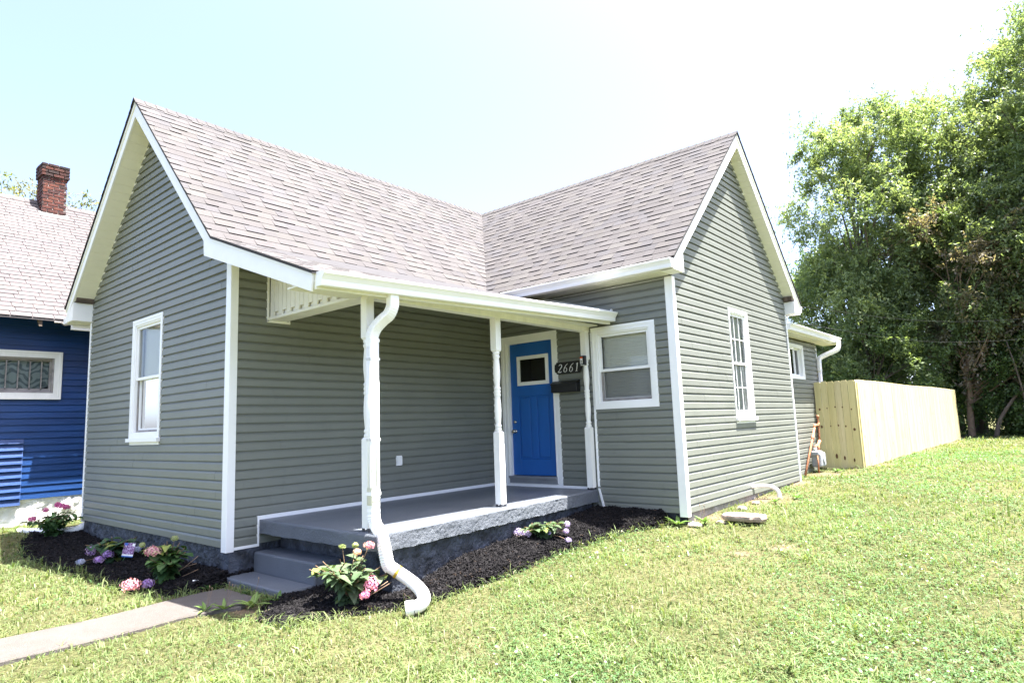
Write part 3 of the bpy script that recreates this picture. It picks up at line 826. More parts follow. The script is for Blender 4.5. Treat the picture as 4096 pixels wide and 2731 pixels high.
window(HOUSE, (0, 0, 0), (1, 0, 0), (0, -1, 0), -2.812, -1.811, 1.180, 2.808, sill=True, cas=0.07, mid=0.5, label='tall window of the front gable wall')
window(HOUSE, (0, L, 0), (1, 0, 0), (0, -1, 0), 1.915, 2.921, 1.359, 2.517, cas=0.085, mid=0.46, screen='mesh', label='window beside the blue door')
window(HOUSE, (W2, 0, 0), (0, 1, 0), (1, 0, 0), 6.199, 6.996, 1.160, 2.858, sill=True, cas=0.05, muntins=1, thin=0.040, label='tall barred window of the side gable wall')
window(HOUSE, (XE, 0, 0), (0, 1, 0), (1, 0, 0), 10.05, 11.00, 1.905, 2.630, slider=True, cas=0.05, blind=False, label='small dark sliding window of the rear extension')

def build_roof():
    c1 = 1 / math.sqrt(1 + S1 * S1); n1 = Vector((S1, 0, 1)).normalized()
    T1 = (XK - XR) / c1
    y0 = -RO - 0.018
    shingles('roof_slope', HOUSE, lambda u, t: Vector((XR + t * c1, y0 + u, H - t * c1 * S1)), lambda u, t: n1, YR - y0, T1 - 0.0, M_SHINGLE,
             planes=[(-1, -(S1 / S2) * c1, YR - y0)], seed=5)
    # shallow porch slope
    UL = L - y0; pa = Vector((2.062, 0, 2.588)); pb = Vector((2.257, 0, 2.68)); T2 = 2.10
    def PP(u, t):
        e = pa.lerp(pb, u / UL); k = t / T2
        return Vector((XK + (e.x - XK) * k, y0 + u, ZK + (e.z - ZK) * k))
    n2 = Vector((0.34, 0, 1)).normalized()
    shingles('roof_slope', HOUSE, PP, lambda u, t: n2, UL, T2, M_SHINGLE, seed=6, thick=(0.002, 0.0055))
    c2 = 1 / math.sqrt(1 + S2 * S2); n3 = Vector((0, -S2, 1)).normalized(); XE2 = W2 + RO2 + 0.015
    T3 = (YR - 4.03) / c2
    shingles('roof_slope', HOUSE, lambda u, t: Vector((XE2 - u, YR - t * c2, H - t * c2 * S2)), lambda u, t: n3, XE2 - XR, T3, M_SHINGLE,
             planes=[(-1, -(S2 / S1) * c2, XE2 - XR)], seed=8)
    # decks
    mb = MB(); dz = (0, 0, -0.018); k = 0.006
    z1 = lambda x: H - S1 * (x - XR) - k
    mb.prism([(XR, y0, z1(XR)), (XK, y0, z1(XK)), (XK, YR - S1 / S2 * (XK - XR), z1(XK)), (XR, YR, z1(XR))], dz)
    zl = lambda x: H - SL * (XR - x) - k
    mb.prism([(XR, y0, zl(XR)), (XL, y0, zl(XL)), (XL, 9.35, zl(XL)), (XR, 9.35, zl(XR))], dz)
    q = [PP(0, 0), PP(0, T2), PP(UL, T2), PP(UL, 0)]
    mb.prism([p - Vector((0, 0, k)) for p in q], dz)
    z3 = lambda y: H - S2 * (YR - y) - k
    mb.prism([(XR, YR, z3(YR)), (XR + S2 / S1 * (YR - 4.03), 4.03, z3(4.03)), (XE2, 4.03, z3(4.03)), (XE2, YR, z3(YR))], dz)
    z4 = lambda y: H - S3 * (y - YR) - k
    mb.prism([(XR, YR, z4(YR)), (XE2, YR, z4(YR)), (XE2, 9.36, z4(9.36)), (XR, 9.36, z4(9.36))], dz)
    mb.prism([(XR, YR, H - k), (XR + 2.3, YR + 2.4, H - k - 2.3 * S1), (XR, 9.35, H - k)], dz)
    mb.build('roof_deck', mat_plain('dark_shingle_edge', (0.035, 0.033, 0.036), 0.9, 0.3, 20), HOUSE)
    # ragged tabs along the far slopes, seen edge on
    nl = Vector((-SL, 0, 1)).normalized(); cl = 1 / math.sqrt(1 + SL * SL)
    shingles('roof_slope', HOUSE, lambda u, t: Vector((XR - t * cl, y0 - 0.012 + u, H - t * cl * SL)), lambda u, t: nl, 9.35 - y0, (XR - XL) / cl + 0.02, M_SHINGLE, seed=9, tab=0.33)
    n4 = Vector((0, S3, 1)).normalized(); c4 = 1 / math.sqrt(1 + S3 * S3)
    shingles('roof_slope', HOUSE, lambda u, t: Vector((XE2 + 0.012 - u, YR + t * c4, H - t * c4 * S3)), lambda u, t: n4, XE2 - XR, (9.37 - YR) / c4, M_SHINGLE, seed=10, tab=0.33)
    # ridge caps
    rnd = random.Random(4); mb = MB()
    def caps(a, b, side1, side2):
        a = Vector(a); b = Vector(b); d = b - a; n = int(d.length / 0.14); d.normalize()
        for i in range(n + 1):
            p = a + d * (0.14 * i); q = a + d * min(0.14 * i + 0.26, (b - a).length + 0.1)
            lo, hi = 0.022, 0.008
            col = rnd.choice(TINTS); col = tuple(x * 1.03 for x in col)
            for s in (side1, side2):
                s = Vector(s).normalized() * 0.13
                up = Vector((0, 0, 1))
                mb.face([p + up * (0.006 + lo), q + up * (0.006 + hi), q + s + up * hi, p + s + up * lo], col)
                mb.face([p + up * (0.006 + lo), p + s + up * lo, p + s - up * 0.004, p - up * 0.002], (0.4, 0.4, 0.4))
                mb.face([p + s + up * lo, q + s + up * hi, q + s - up * 0.01, p + s - up * 0.01], (0.4, 0.4, 0.4))
    caps((XR, y0 - 0.015, H), (XR, YR, H), (1, 0, -S1), (-1, 0, -SL))
    caps((XE2 + 0.012, YR, H), (XR + 0.1, YR, H), (0, -1, -S2), (0, 1, -S3))
    mb.build('ridge_cap', M_SHINGLE, HOUSE, recalc=False)
    # rear extension roof
    mb = MB(); xe, ze = 3.18, 2.905; sl = 0.32
    P3 = lambda u, t: Vector((xe - t, L2 + 0.02 + u, ze + t * sl))
    mb.prism([(xe, L2 + 0.02, ze - .01), (xe, 12.75, ze - .01), (-2.2, 12.75, ze + 5.44 * 0.05), (-2.2, L2 + 0.02, ze + 5.44 * 0.05)], dz)
    mb.build('roof_deck', M_SHINGLE, HOUSE)
    n5 = Vector((sl, 0, 1)).normalized()
    shingles('roof_slope', HOUSE, lambda u, t: Vector((xe - 2.2 + t / math.sqrt(1 + sl * sl), L2 + 0.02 + u, ze + (2.2 - t / math.sqrt(1 + sl * sl)) * sl)), lambda u, t: n5, 3.7, 2.31, M_SHINGLE, seed=12)
build_roof()
def porch_far_edge():
    mb = MB(); zr_ = lambda x: ZK - 0.303 * (x - XK)
    mb.prism([(0.75, 4.318, zr_(0.75) + 0.016), (2.27, 4.318, zr_(2.27) + 0.016), (2.27, 4.318, zr_(2.27) + 0.052), (0.75, 4.318, zr_(0.75) + 0.052)], (0, 0.022, 0))
    mb.box((2.272, 4.300, 2.665), (2.292, 4.338, 2.745))
    mb.build('flashing', M_VINYL, HOUSE)
porch_far_edge()

# ---- fascia, rakes, soffits
def board(name, pts, off, mat=None, label=None):
    mb = MB(); mb.prism(pts, off); o = mb.build(name, mat or M_WHITE, HOUSE)
    if label: o['label'] = label
    return o
def build_trim():
    yf = -RO; t = (0, 0.022, 0)
    zr = lambda x: H - S1 * (x - XR) - 0.034
    zl = lambda x: H - SL * (XR - x) - 0.034
    dv = 0.205
    # front gable rakes (slightly proud drip strip above each)
    board('rake_board', [(XR, yf, zr(XR)), (XK, yf, zr(XK) + 0.01), (-0.085, yf, 3.165), (-0.098, yf, zr(-0.098) - dv + 0.03), (XR, yf, zr(XR) - dv)], t)
    board('rake_board', [(XR, yf, zl(XR)), (XR, yf, zl(XR) - dv), (XL + 0.02, yf, zl(XL + 0.02) - dv + 0.03), (XL, yf, zl(XL) + 0.0)], t)
    board('rake_board', [(XR, yf - 0.012, zl(XR) + 0.012), (XR, yf - 0.012, zl(XR) - 0.045), (XL + 0.005, yf - 0.012, zl(XL) - 0.035), (XL - 0.005, yf - 0.012, zl(XL) + 0.012)], (0, 0.012, 0), M_SOFFIT)
    board('rake_board', [(XK, yf, zr(XK) + 0.012), (2.05, yf, 2.582), (2.02, yf, 2.415), (-0.085, yf, 3.160)], t)
    board('rake_board', [(XK, yf - 0.010, zr(XK) + 0.024), (2.05, yf - 0.010, 2.592), (2.05, yf - 0.010, 2.555), (XK, yf - 0.010, zr(XK) - 0.012)], (0, 0.010, 0))
    # soffits of the front gable: ribbed panels following the slope
    def soffit(xa, xb, zf, ya, yb):
        mb = MB(); n = max(2, int(abs(xb - xa) * 1.42 / 0.13)); 
        for i in range(n):
            a = xa + (xb - xa) * i / n; b = xa + (xb - xa) * (i + 0.94) / n; c = xa + (xb - xa) * (i + 1) / n
            mb.face([(a, ya, zf(a)), (b, ya, zf(b)), (b, yb, zf(b)), (a, yb, zf(a))])
            mb.face([(b, ya, zf(b)), (c, ya, zf(c) + 0.008), (c, yb, zf(c) + 0.008), (b, yb, zf(b))])
            mb.face([(c, ya, zf(c) + 0.008), (c, ya, zf(c)), (c, yb, zf(c)), (c, yb, zf(c) + 0.008)])
        mb.build('soffit', M_SOFFIT, HOUSE, recalc=False)
    soffit(XR, -4.56, lambda x: zl(x) - dv + 0.012, -RO + 0.02, 0.0)
    soffit(XR, 0.03, lambda x: zr(x) - dv + 0.012, -RO + 0.02, 0.0)
    # white trim where soffit meets the wall
    board('soffit_trim', [(XR, -0.016, zl(XR) - dv + 0.01), (-4.40, -0.016, zl(-4.40) - dv + 0.01), (-4.40, -0.016, zl(-4.40) - dv - 0.028), (XR, -0.016, zl(XR) - dv - 0.028)], (0, 0.01, 0))
    # box return at the left eave, with an exposed dark block
    mb = MB(); mb.prism([(XL, -RO + 0.001, 3.035), (-4.545, -RO + 0.001, 3.035), (-4.545, -RO + 0.001, 3.315), (XL, -RO + 0.001, 3.10)], (0, 0.31, 0))
    mb.build('eave_return', M_WHITE, HOUSE)
    mb = MB(); mb.box((-4.60, -RO + 0.03, 3.322), (-4.50, -0.02, 3.41)); mb.build('exposed_block', M_ROT, HOUSE)
    mb = MB(); mb.box((XL - 0.09, -RO - 0.01, 3.02), (XL + 0.01, 9.3, 3.12)); mb.build('gutter', M_VINYL, HOUSE)
    # side gable rakes
    xf = W2 + RO2; tx = (-0.022, 0, 0)
    zf = lambda y: H - S2 * (YR - y) - 0.034
    zb = lambda y: H - S3 * (y - YR) - 0.034
    board('rake_board', [(xf, YR, zf(YR)), (xf, 4.03, zf(4.03)), (xf, 4.03, 3.075), (xf, 4.33, 3.075), (xf, 4.33, zf(4.33) - 0.16), (xf, YR, zf(YR) - dv)], tx)
    board('rake_board', [(xf, YR, zb(YR)), (xf, YR, zb(YR) - dv), (xf, 9.33, zb(9.33) - dv + 0.03), (xf, 9.36, zb(9.36))], tx)
    board('rake_board', [(xf + 0.012, YR, zb(YR) + 0.012), (xf + 0.012, YR, zb(YR) - 0.045), (xf + 0.012, 9.36, zb(9.36) - 0.035), (xf + 0.012, 9.37, zb(9.37) + 0.012)], (-0.012, 0, 0), M_SOFFIT)
    def soffity(ya, yb, zz, xa, xb):
        mb = MB(); n = max(2, int(abs(yb - ya) * 1.42 / 0.13))
        for i in range(n):
            a = ya + (yb - ya) * i / n; b = ya + (yb - ya) * (i + 0.94) / n; c = ya + (yb - ya) * (i + 1) / n
            mb.face([(xa, a, zz(a)), (xa, b, zz(b)), (xb, b, zz(b)), (xb, a, zz(a))])
            mb.face([(xa, b, zz(b)), (xa, c, zz(c) + 0.008), (xb, c, zz(c) + 0.008), (xb, b, zz(b))])
            mb.face([(xa, c, zz(c) + 0.008), (xa, c, zz(c)), (xb, c, zz(c)), (xb, c, zz(c) + 0.008)])
        mb.build('soffit', M_SOFFIT, HOUSE, recalc=False)
    soffity(YR, 9.05, lambda y: zb(y) - dv + 0.012, xf - 0.02, W2)
    soffity(YR, 4.33, lambda y: zf(y) - dv + 0.012, xf - 0.02, W2)
    board('soffit_trim', [(W2 + 0.016, YR, zb(YR) - dv + 0.01), (W2 + 0.016, 8.97, zb(8.97) - dv + 0.01), (W2 + 0.016, 8.97, zb(8.97) - dv - 0.028), (W2 + 0.016, YR, zb(YR) - dv - 0.028)], (-0.01, 0, 0))
    mb = MB(); mb.prism([(xf - 0.001, 9.03, 3.055), (xf - 0.001, 9.35, 3.055), (xf - 0.001, 9.35, 3.12), (xf - 0.001, 9.03, 3.28)], (-0.30, 0, 0)); mb.build('eave_return', M_WHITE, HOUSE)
    mb = MB(); mb.box((W2 + 0.03, 8.98, 3.29), (xf - 0.03, 9.10, 3.375)); mb.build('exposed_block', M_ROT, HOUSE)
    mb = MB(); mb.prism([(xf - 0.023, 4.035, 3.076), (xf - 0.023, 4.325, 3.076), (xf - 0.023, 4.325, 3.28), (xf - 0.023, 4.035, 3.2)], (-0.17, 0, 0)); mb.build('eave_return', M_WHITE, HOUSE)
    # front eave of the side gable: fascia and vented soffit
    board('fascia', [(0.2, 4.035, 3.08), (xf - 0.02, 4.035, 3.08), (xf - 0.02, 4.035, 3.20), (0.2, 4.035, 3.20)], (0, 0.02, 0))
    mb = MB(); n = 40
    for i in range(n):
        a = 0.02 + (W2 - 0.03) * i / n; b = 0.02 + (W2 - 0.03) * (i + 0.93) / n; c = 0.02 + (W2 - 0.03) * (i + 1) / n
        mb.face([(a, 4.05, 3.079), (b, 4.05, 3.079), (b, L, 3.079), (a, L, 3.079)])
        mb.face([(b, 4.05, 3.079), (b, 4.05, 3.087), (b, L, 3.087), (b, L, 3.079)], (0.2, 0.2, 0.2))
        mb.face([(b, 4.05, 3.087), (c, 4.05, 3.087), (c, L, 3.087), (b, L, 3.087)], (0.5, 0.5, 0.5))
    mb.build('soffit', M_SOFFIT, HOUSE, recalc=False)
    board('soffit_trim', [(0.02, L - 0.018, 3.045), (W2 - 0.08, L - 0.018, 3.045), (W2 - 0.08, L - 0.018, 3.078), (0.02, L - 0.018, 3.078)], (0, 0.018, 0))
build_trim()

GPROF = [(0.0, 0.0), (0.0, -0.118), (0.062, -0.118), (0.066, -0.108), (0.070, -0.070), (0.088, -0.040), (0.105, -0.022), (0.108, -0.004), (0.104, 0.0), (0.098, 0.0), (0.096, -0.008)]
def gutter(A, B, out, mat=M_VINYL, s=1.0):
    """open k-style gutter from A to B (back top line), out = horizontal direction away from the wall"""
    mb = MB(); A = Vector(A); B = Vector(B); out = Vector(out)
    rows = [[p + out * (x * s) + Vector((0, 0, z * s)) for x, z in GPROF] for p in (A, B)]
    mb.grid(rows, smooth=False)
    inner = [[p + out * (x * s * 0.97 + 0.002) + Vector((0, 0, z * s * 0.97 + 0.001)) for x, z in GPROF[:8]] for p in (A, B)]
    mb.grid(inner, smooth=False)
    for r in rows: mb.face(r[:9])
    o = mb.build('gutter', mat, HOUSE, recalc=False)
    return o
g1 = gutter((2.075, -RO + 0.02, 2.580), (2.275, 4.30, 2.690), (1, 0.02, 0), s=1.08); g1['label'] = 'gutter along the porch roof'
gutter((3.40, 4.03, 3.205), (0.50, 4.03, 3.205), (0, -1, 0))
gutter((3.19, L2 + 0.03, 2.895), (3.19, 12.80, 2.895), (1, 0, 0), s=1.05)
gutter((W2 + RO2 + 0.01, 9.365, 3.22), (W2 - 1.0, 9.365, 3.22), (0, 1, 0))
mb = MB(); mb.box((XE, L2 + 0.02, 2.745), (3.19, 12.75, 2.765)); mb.box((3.165, L2 + 0.02, 2.765), (3.189, 12.75, 2.885)); mb.build('soffit', M_SOFFIT, HOUSE)

def downspout_path(mb, pts, a, b, ribs=False):
    mb.sweep(pts, rrect(a, b, 0.014), smooth=True)
def build_downspouts():
    # porch downspout: outlet, upper elbows, long drop, lower elbows
    o = (2.115, 0.545)
    x0, y0 = 1.945, 0.430
    mb = MB()
    up = smooth_path([(o[0], o[1], 2.49), (o[0], o[1], 2.42), (o[0] - 0.004, o[1] - 0.002, 2.36), (o[0] - 0.035, o[1] - 0.02, 2.285), (o[0] - 0.085, o[1] - 0.055, 2.235), (x0 + 0.03, y0 + 0.02, 2.165), (x0 + 0.002, y0, 2.09), (x0, y0, 2.02), (x0, y0, 1.98)], 7)
    mb.sweep(up, rrect(0.082, 0.106, 0.014), up=(1, 0, 0), scale=[1.0 + (0.022 if i % 2 else -0.022) * (10 < i < len(up) - 12) for i in range(len(up))], smooth=False)
    mb.sweep([(x0, y0, 2.06), (x0, y0, 0.50)], rrect(0.080, 0.104, 0.012), up=(1, 0, 0))
    for z in (2.055, 0.62): mb.box((x0 - 0.044, y0 - 0.053, z - 0.03), (x0 + 0.044, y0 + 0.053, z))
    # corrugations of the elbows
    def elbow(P, n, a, b):
        path = smooth_path(P, n); sc = [1.0 + (0.035 if i % 2 else -0.025) for i in range(len(path))]
        mb.sweep(path, rrect(a, b, 0.016), up=(1, 0, 0), scale=sc, smooth=False)
    elbow([(x0, y0, 0.66), (x0, y0, 0.42), (x0 + 0.03, y0 - 0.006, 0.33), (x0 + 0.12, y0 - 0.02, 0.26), (2.115, 0.405, 0.17), (2.150, 0.40, 0.08), (2.165, 0.41, 0.0), (2.185, 0.43, -0.045)], 8, 0.084, 0.100)
    for z in (1.86, 1.10):
        mb.box((x0 - 0.0435, y0 - 0.0545, z - 0.012), (x0 + 0.0435, y0 + 0.0545, z + 0.012))
    for k in range(-2, 3):
        if k: mb.box((x0 + k * 0.014 - 0.003, y0 - 0.0545, 0.66), (x0 + k * 0.014 + 0.003, y0 - 0.050, 2.02)); mb.box((x0 + 0.038, y0 + k * 0.018 - 0.003, 0.66), (x0 + 0.0425, y0 + k * 0.018 + 0.003, 2.02))
    o1 = mb.build('downspout', M_VINYL, HOUSE); o1['label'] = 'white downspout in front of the porch corner post'
    mb = MB(); fp = smooth_path([(2.18, 0.415, -0.02), (2.235, 0.475, -0.080), (2.34, 0.505, -0.135), (2.46, 0.505, -0.185), (2.56, 0.475, -0.225), (2.615, 0.425, -0.26), (2.615, 0.375, -0.285), (2.59, 0.34, -0.295)], 11)
    sc = [1.0 + (0.035 if i % 2 else -0.02) for i in range(len(fp))]
    mb.sweep(fp, circ(0.055, 14), scale=sc, cap=False)
    mb.sweep([fp[-1], fp[-1] + Vector((-0.045, -0.05, -0.005))], circ(0.062, 14), cap=False)
    mb.build('drain_hose', M_VINYL, o1)
    mb = MB(); mb.sweep([(2.222, 0.462, -0.068), (2.238, 0.474, -0.082)], circ(0.0595, 14), cap=False)
    mb.build('tape_band', mat_plain('mustard_tape', (0.42, 0.28, 0.02), 0.6), o1)
    # rear downspout
    mb = MB()
    pts = smooth_path([(3.31, 12.45, 2.80), (3.31, 12.42, 2.70), (3.28, 12.36, 2.60), (3.10, 12.18, 2.50), (2.98, 12.06, 2.42), (2.965, 12.02, 2.32), (2.965, 12.01, 2.10)], 5)
    mb.sweep(pts, rrect(0.075, 0.095, 0.014), up=(1, 0, 0), scale=[1 + (0.03 if i % 2 else 0) for i in range(len(pts))])
    mb.sweep([(2.965, 12.01, 2.2), (2.965, 12.01, 0.1)], rrect(0.07, 0.09, 0.012), up=(1, 0, 0))
    o2 = mb.build('downspout', M_VINYL, HOUSE); o2['label'] = 'white downspout at the corner of the rear extension'
build_downspouts()

# ---- porch
def bevel_box(name, a, b, mat, w=0.015, seg=3, parent=HOUSE):
    mb = MB(); mb.box(a, b); o = mb.build(name, mat, parent)
    m = o.modifiers.new('bevel', 'BEVEL'); m.width = w; m.segments = seg
    return o
def build_porch():
    zt = 0.252; P = [(0.016, 0.347), (2.091, 0.347), (1.893, L - 0.016), (0.016, L - 0.016)]
    mb = MB(); r = 0.02
    mb.face([(0.016, 0.347 + r, zt), (2.091 - r, 0.347 + r, zt), (1.893 - r, P[2][1], zt), (0.016, P[2][1], zt)])
    mb.grid([[(0.016, 0.347 + r, zt), (2.091 - r, 0.347 + r, zt)], [(0.016, 0.347 + r * .3, zt - r * .3), (2.091 - r * .3, 0.347 + r * .3, zt - r * .3)], [(0.016, 0.347, zt - r), (2.091, 0.347, zt - r)]])
    mb.grid([[(2.091 - r, 0.347 + r, zt), (1.893 - r, L - .016, zt)], [(2.091 - r * .3, 0.347 + r * .3, zt - r * .3), (1.893 - r * .3, L - .016, zt - r * .3)], [(2.091, 0.347, zt - r), (1.893, L - .016, zt - r)]])
    rough_panel(mb, (0.016, 0.347, 0), (2.091, 0.347, 0), 0.105, zt - r, (0, -1, 0), 0.005, seed=21, ragged=0.005, nu=120)
    rough_panel(mb, (2.091, 0.347, 0), (1.893, L - 0.016, 0), 0.085, zt - r, (1, 0.05, 0), 0.007, seed=22, ragged=0.006, nu=260)
    mb.face([(0.016, 0.35, 0.115), (2.085, 0.35, 0.115), (1.888, L - .016, 0.115), (0.016, L - .016, 0.115)])
    o = mb.build('porch_slab', M_SLAB, HOUSE, recalc=False)
    mb = MB()
    rough_panel(mb, (0.03, 0.60, 0), (1.99, 0.60, 0), -0.7, 0.13, (0, -1, 0), 0.006, seed=24)
    rough_panel(mb, (1.99, 0.60, 0), (1.81, L, 0), -0.7, 0.13, (1, 0, 0), 0.006, seed=25)
    mb.build('porch_base', M_FOUND, HOUSE)
    for i, (a, b) in enumerate((((0.018, 0.285, -0.70), (1.204, 0.60, -0.078)), ((0.018, -0.041, -0.70), (1.204, 0.2845, -0.281)))):
        s = bevel_box('porch_step', a, b, M_SLAB, 0.022, 4); s['label'] = ('upper', 'lower')[i] + ' grey painted concrete step'
    # narrow white trims where siding meets the slab
    for a, b in (((0.0, 0.327, 0.252), (0.024, L - 0.03, 0.295)), ((0.0, 0.325, -0.03), (0.026, 0.347, 0.297)), ((0.0, 0.062, -0.032), (0.024, 0.325, -0.001)),
                 ((0.02, L - 0.034, 0.252), (1.86, L, 0.288)), ((0.20, L - 0.012, 0.288), (1.30, L, 0.312))):
        bevel_box('siding_trim', a, b, M_VINYL, 0.002, 1)
    mb = MB(); mb.prism([(1.905, L - 0.03, 0.27), (1.935, L - 0.03, 0.27), (2.02, L - 0.03, -0.05), (1.985, L - 0.03, -0.05)], (0, 0.012, 0)); mb.build('siding_trim', M_VINYL, HOUSE)
    # posts
    def post(x, y, half=False, label=None):
        z0, z1 = 0.262, 2.470; s = 0.045
        r = [(0.030, 0), (0.036, 0.006), (0.042, 0.018), (0.042, 0.030), (0.036, 0.040), (0.034, 0.046), (0.042, 0.058), (0.042, 0.072), (0.034, 0.088),
             (0.033, 0.10), (0.038, 0.16), (0.043, 0.24), (0.042, 0.30), (0.033, 0.40), (0.031, 0.42), (0.040, 0.435), (0.041, 0.45), (0.034, 0.462), (0.040, 0.475), (0.041, 0.49), (0.034, 0.502), (0.040, 0.515), (0.041, 0.53), (0.033, 0.545),
             (0.035, 0.56), (0.040, 0.62), (0.042, 0.70), (0.040, 0.76), (0.033, 0.845), (0.030, 0.865), (0.040, 0.88), (0.041, 0.895), (0.034, 0.905), (0.033, 0.91), (0.041, 0.925), (0.041, 0.94), (0.030, 0.955)]
        top = 2.07; mb = MB()
        bot = top - 0.955
        mb.box((x - s, y - s, top + 0.012), (x + s, y + s, z1)); mb.box((x - s, y - s, z0 + 0.02), (x + s, y + s, bot - 0.012))
        mb.grid([[(x - s, y - s, top + .012), (x + s, y - s, top + .012), (x + s, y + s, top + .012), (x - s, y + s, top + .012)], [(x - .03, y - .03, top - 0.01), (x + .03, y - .03, top - 0.01), (x + .03, y + .03, top - 0.01), (x - .03, y + .03, top - 0.01)]], closed=True, smooth=False)
        mb.grid([[(x - s, y - s, bot - .012), (x + s, y - s, bot - .012), (x + s, y + s, bot - .012), (x - s, y + s, bot - .012)], [(x - .03, y - .03, bot + 0.01), (x + .03, y - .03, bot + 0.01), (x + .03, y + .03, bot + 0.01), (x - .03, y + .03, bot + 0.01)]], closed=True, smooth=False)
        mb.lathe([(a, top - b) for a, b in r], (x, y, 0), 20)
        p = mb.build('porch_post', M_WHITEOLD, HOUSE)
        if label: p['label'] = label
        f = MB()
        f.box((x - s + .006, y - s + .006, 0.253), (x + s - .006, y + s - .006, 0.263))
        for dx in (-1, 1):
            for dy in (-1, 1): f.box((x + dx * 0.036 - .01, y + dy * 0.036 - .01, 0.2525), (x + dx * 0.036 + .01, y + dy * 0.036 + .01, 0.284))
        f.build('post_foot', mat_plain('zinc_foot', (0.10, 0.10, 0.11), 0.5, metal=0.6), p)
    post(1.835, 0.457, label='corner post behind the downspout')
    post(1.835, 2.344, label='middle porch post')
    post(1.835, L - 0.075, label='porch post against the door wall')
    bevel_box('siding_trim', (1.905, L - 0.03, 0.29), (1.935, L, 2.45), M_VINYL, 0.002, 1)
    # beam, front gable panel of the porch, soffit strips
    bevel_box('porch_beam', (1.77, 0.43, 2.470), (1.885, L - 0.002, 2.60), M_WHITEOLD, 0.004, 1)
    bevel_box('porch_beam', (0.016, 0.432, 2.500), (1.769, 0.66, 2.535), M_WHITEOLD, 0.004, 1)
    mb = MB(); n = 20; x0 = 0.045; x1 = 1.80
    zt_ = lambda x: ZK - 0.38 * (x - XK) - 0.06 if x > XK else ZK - 0.05
    for i in range(n):
        a = x0 + (x1 - x0) * i / n; b = x0 + (x1 - x0) * (i + 0.94) / n; c = x0 + (x1 - x0) * (i + 1) / n
        zb = 2.536
        ta, tb = min(zt_(a), 3.24), min(zt_(b), 3.24)
        if tb < zb + 0.05: tb = zb + 0.05
        if ta < zb + 0.05: ta = zb + 0.05
        if i % 2 == 1 and i < 17: zb += 0.045
        mb.prism([(a, 0.434, zb), (b, 0.434, zb), (b, 0.434, tb), (a, 0.434, ta)], (0, 0.02, 0))
        mb.prism([(b, 0.442, zb), (c, 0.442, zb), (c, 0.442, tb), (b, 0.442, tb)], (0, 0.01, 0))
    mb.prism([(0.03, 0.462, 2.52), (1.80, 0.462, 2.52), (1.80, 0.462, 2.58), (0.03, 0.462, 3.2)], (0, 0.01, 0))
    mb.build('gable_panel', M_WHITEOLD, HOUSE)
    for a, b in (((0.0, 0.405, 2.478), (0.030, 0.432, 3.12)), ((0.0, 0.405, 2.470), (0.030, 0.70, 2.499)), ((0.0, 0.68, 2.499), (0.028, 0.70, 2.53))):
        bevel_box('siding_trim', a, b, M_VINYL, 0.002, 1)
    mb = MB()
    mb.box((1.886, -RO + 0.03, 2.535), (2.06, 4.28, 2.55))
    mb.prism([(2.045, -RO + 0.022, 2.43), (2.072, -RO + 0.022, 2.43), (2.072, -RO + 0.022, 2.57), (2.045, -RO + 0.022, 2.57)], (0.19, 4.56, 0.10))
    mb.box((1.60, -RO + 0.022, 2.50), (2.045, 0.430, 2.512))
    mb.build('soffit', M_SOFFIT, HOUSE)
    # ceiling under the porch roof, following the slope
    mb = MB()
    mb.face([(0.0, -RO + .02, 3.285), (1.77, -RO + .02, 2.61), (1.77, L, 2.68), (0.0, L, 3.285)]); mb.build('porch_ceiling', M_SOFFIT, HOUSE, recalc=False)
    # outlet
    mb = MB(); mb.box((0.010, 2.29, 0.70), (0.030, 2.385, 0.83)); mb.box((0.030, 2.30, 0.715), (0.048, 2.375, 0.815)); mb.box((0.030, 2.315, 0.70), (0.042, 2.36, 0.715))
    mb.build('outlet_cover', M_VINYL, HOUSE)
build_porch()

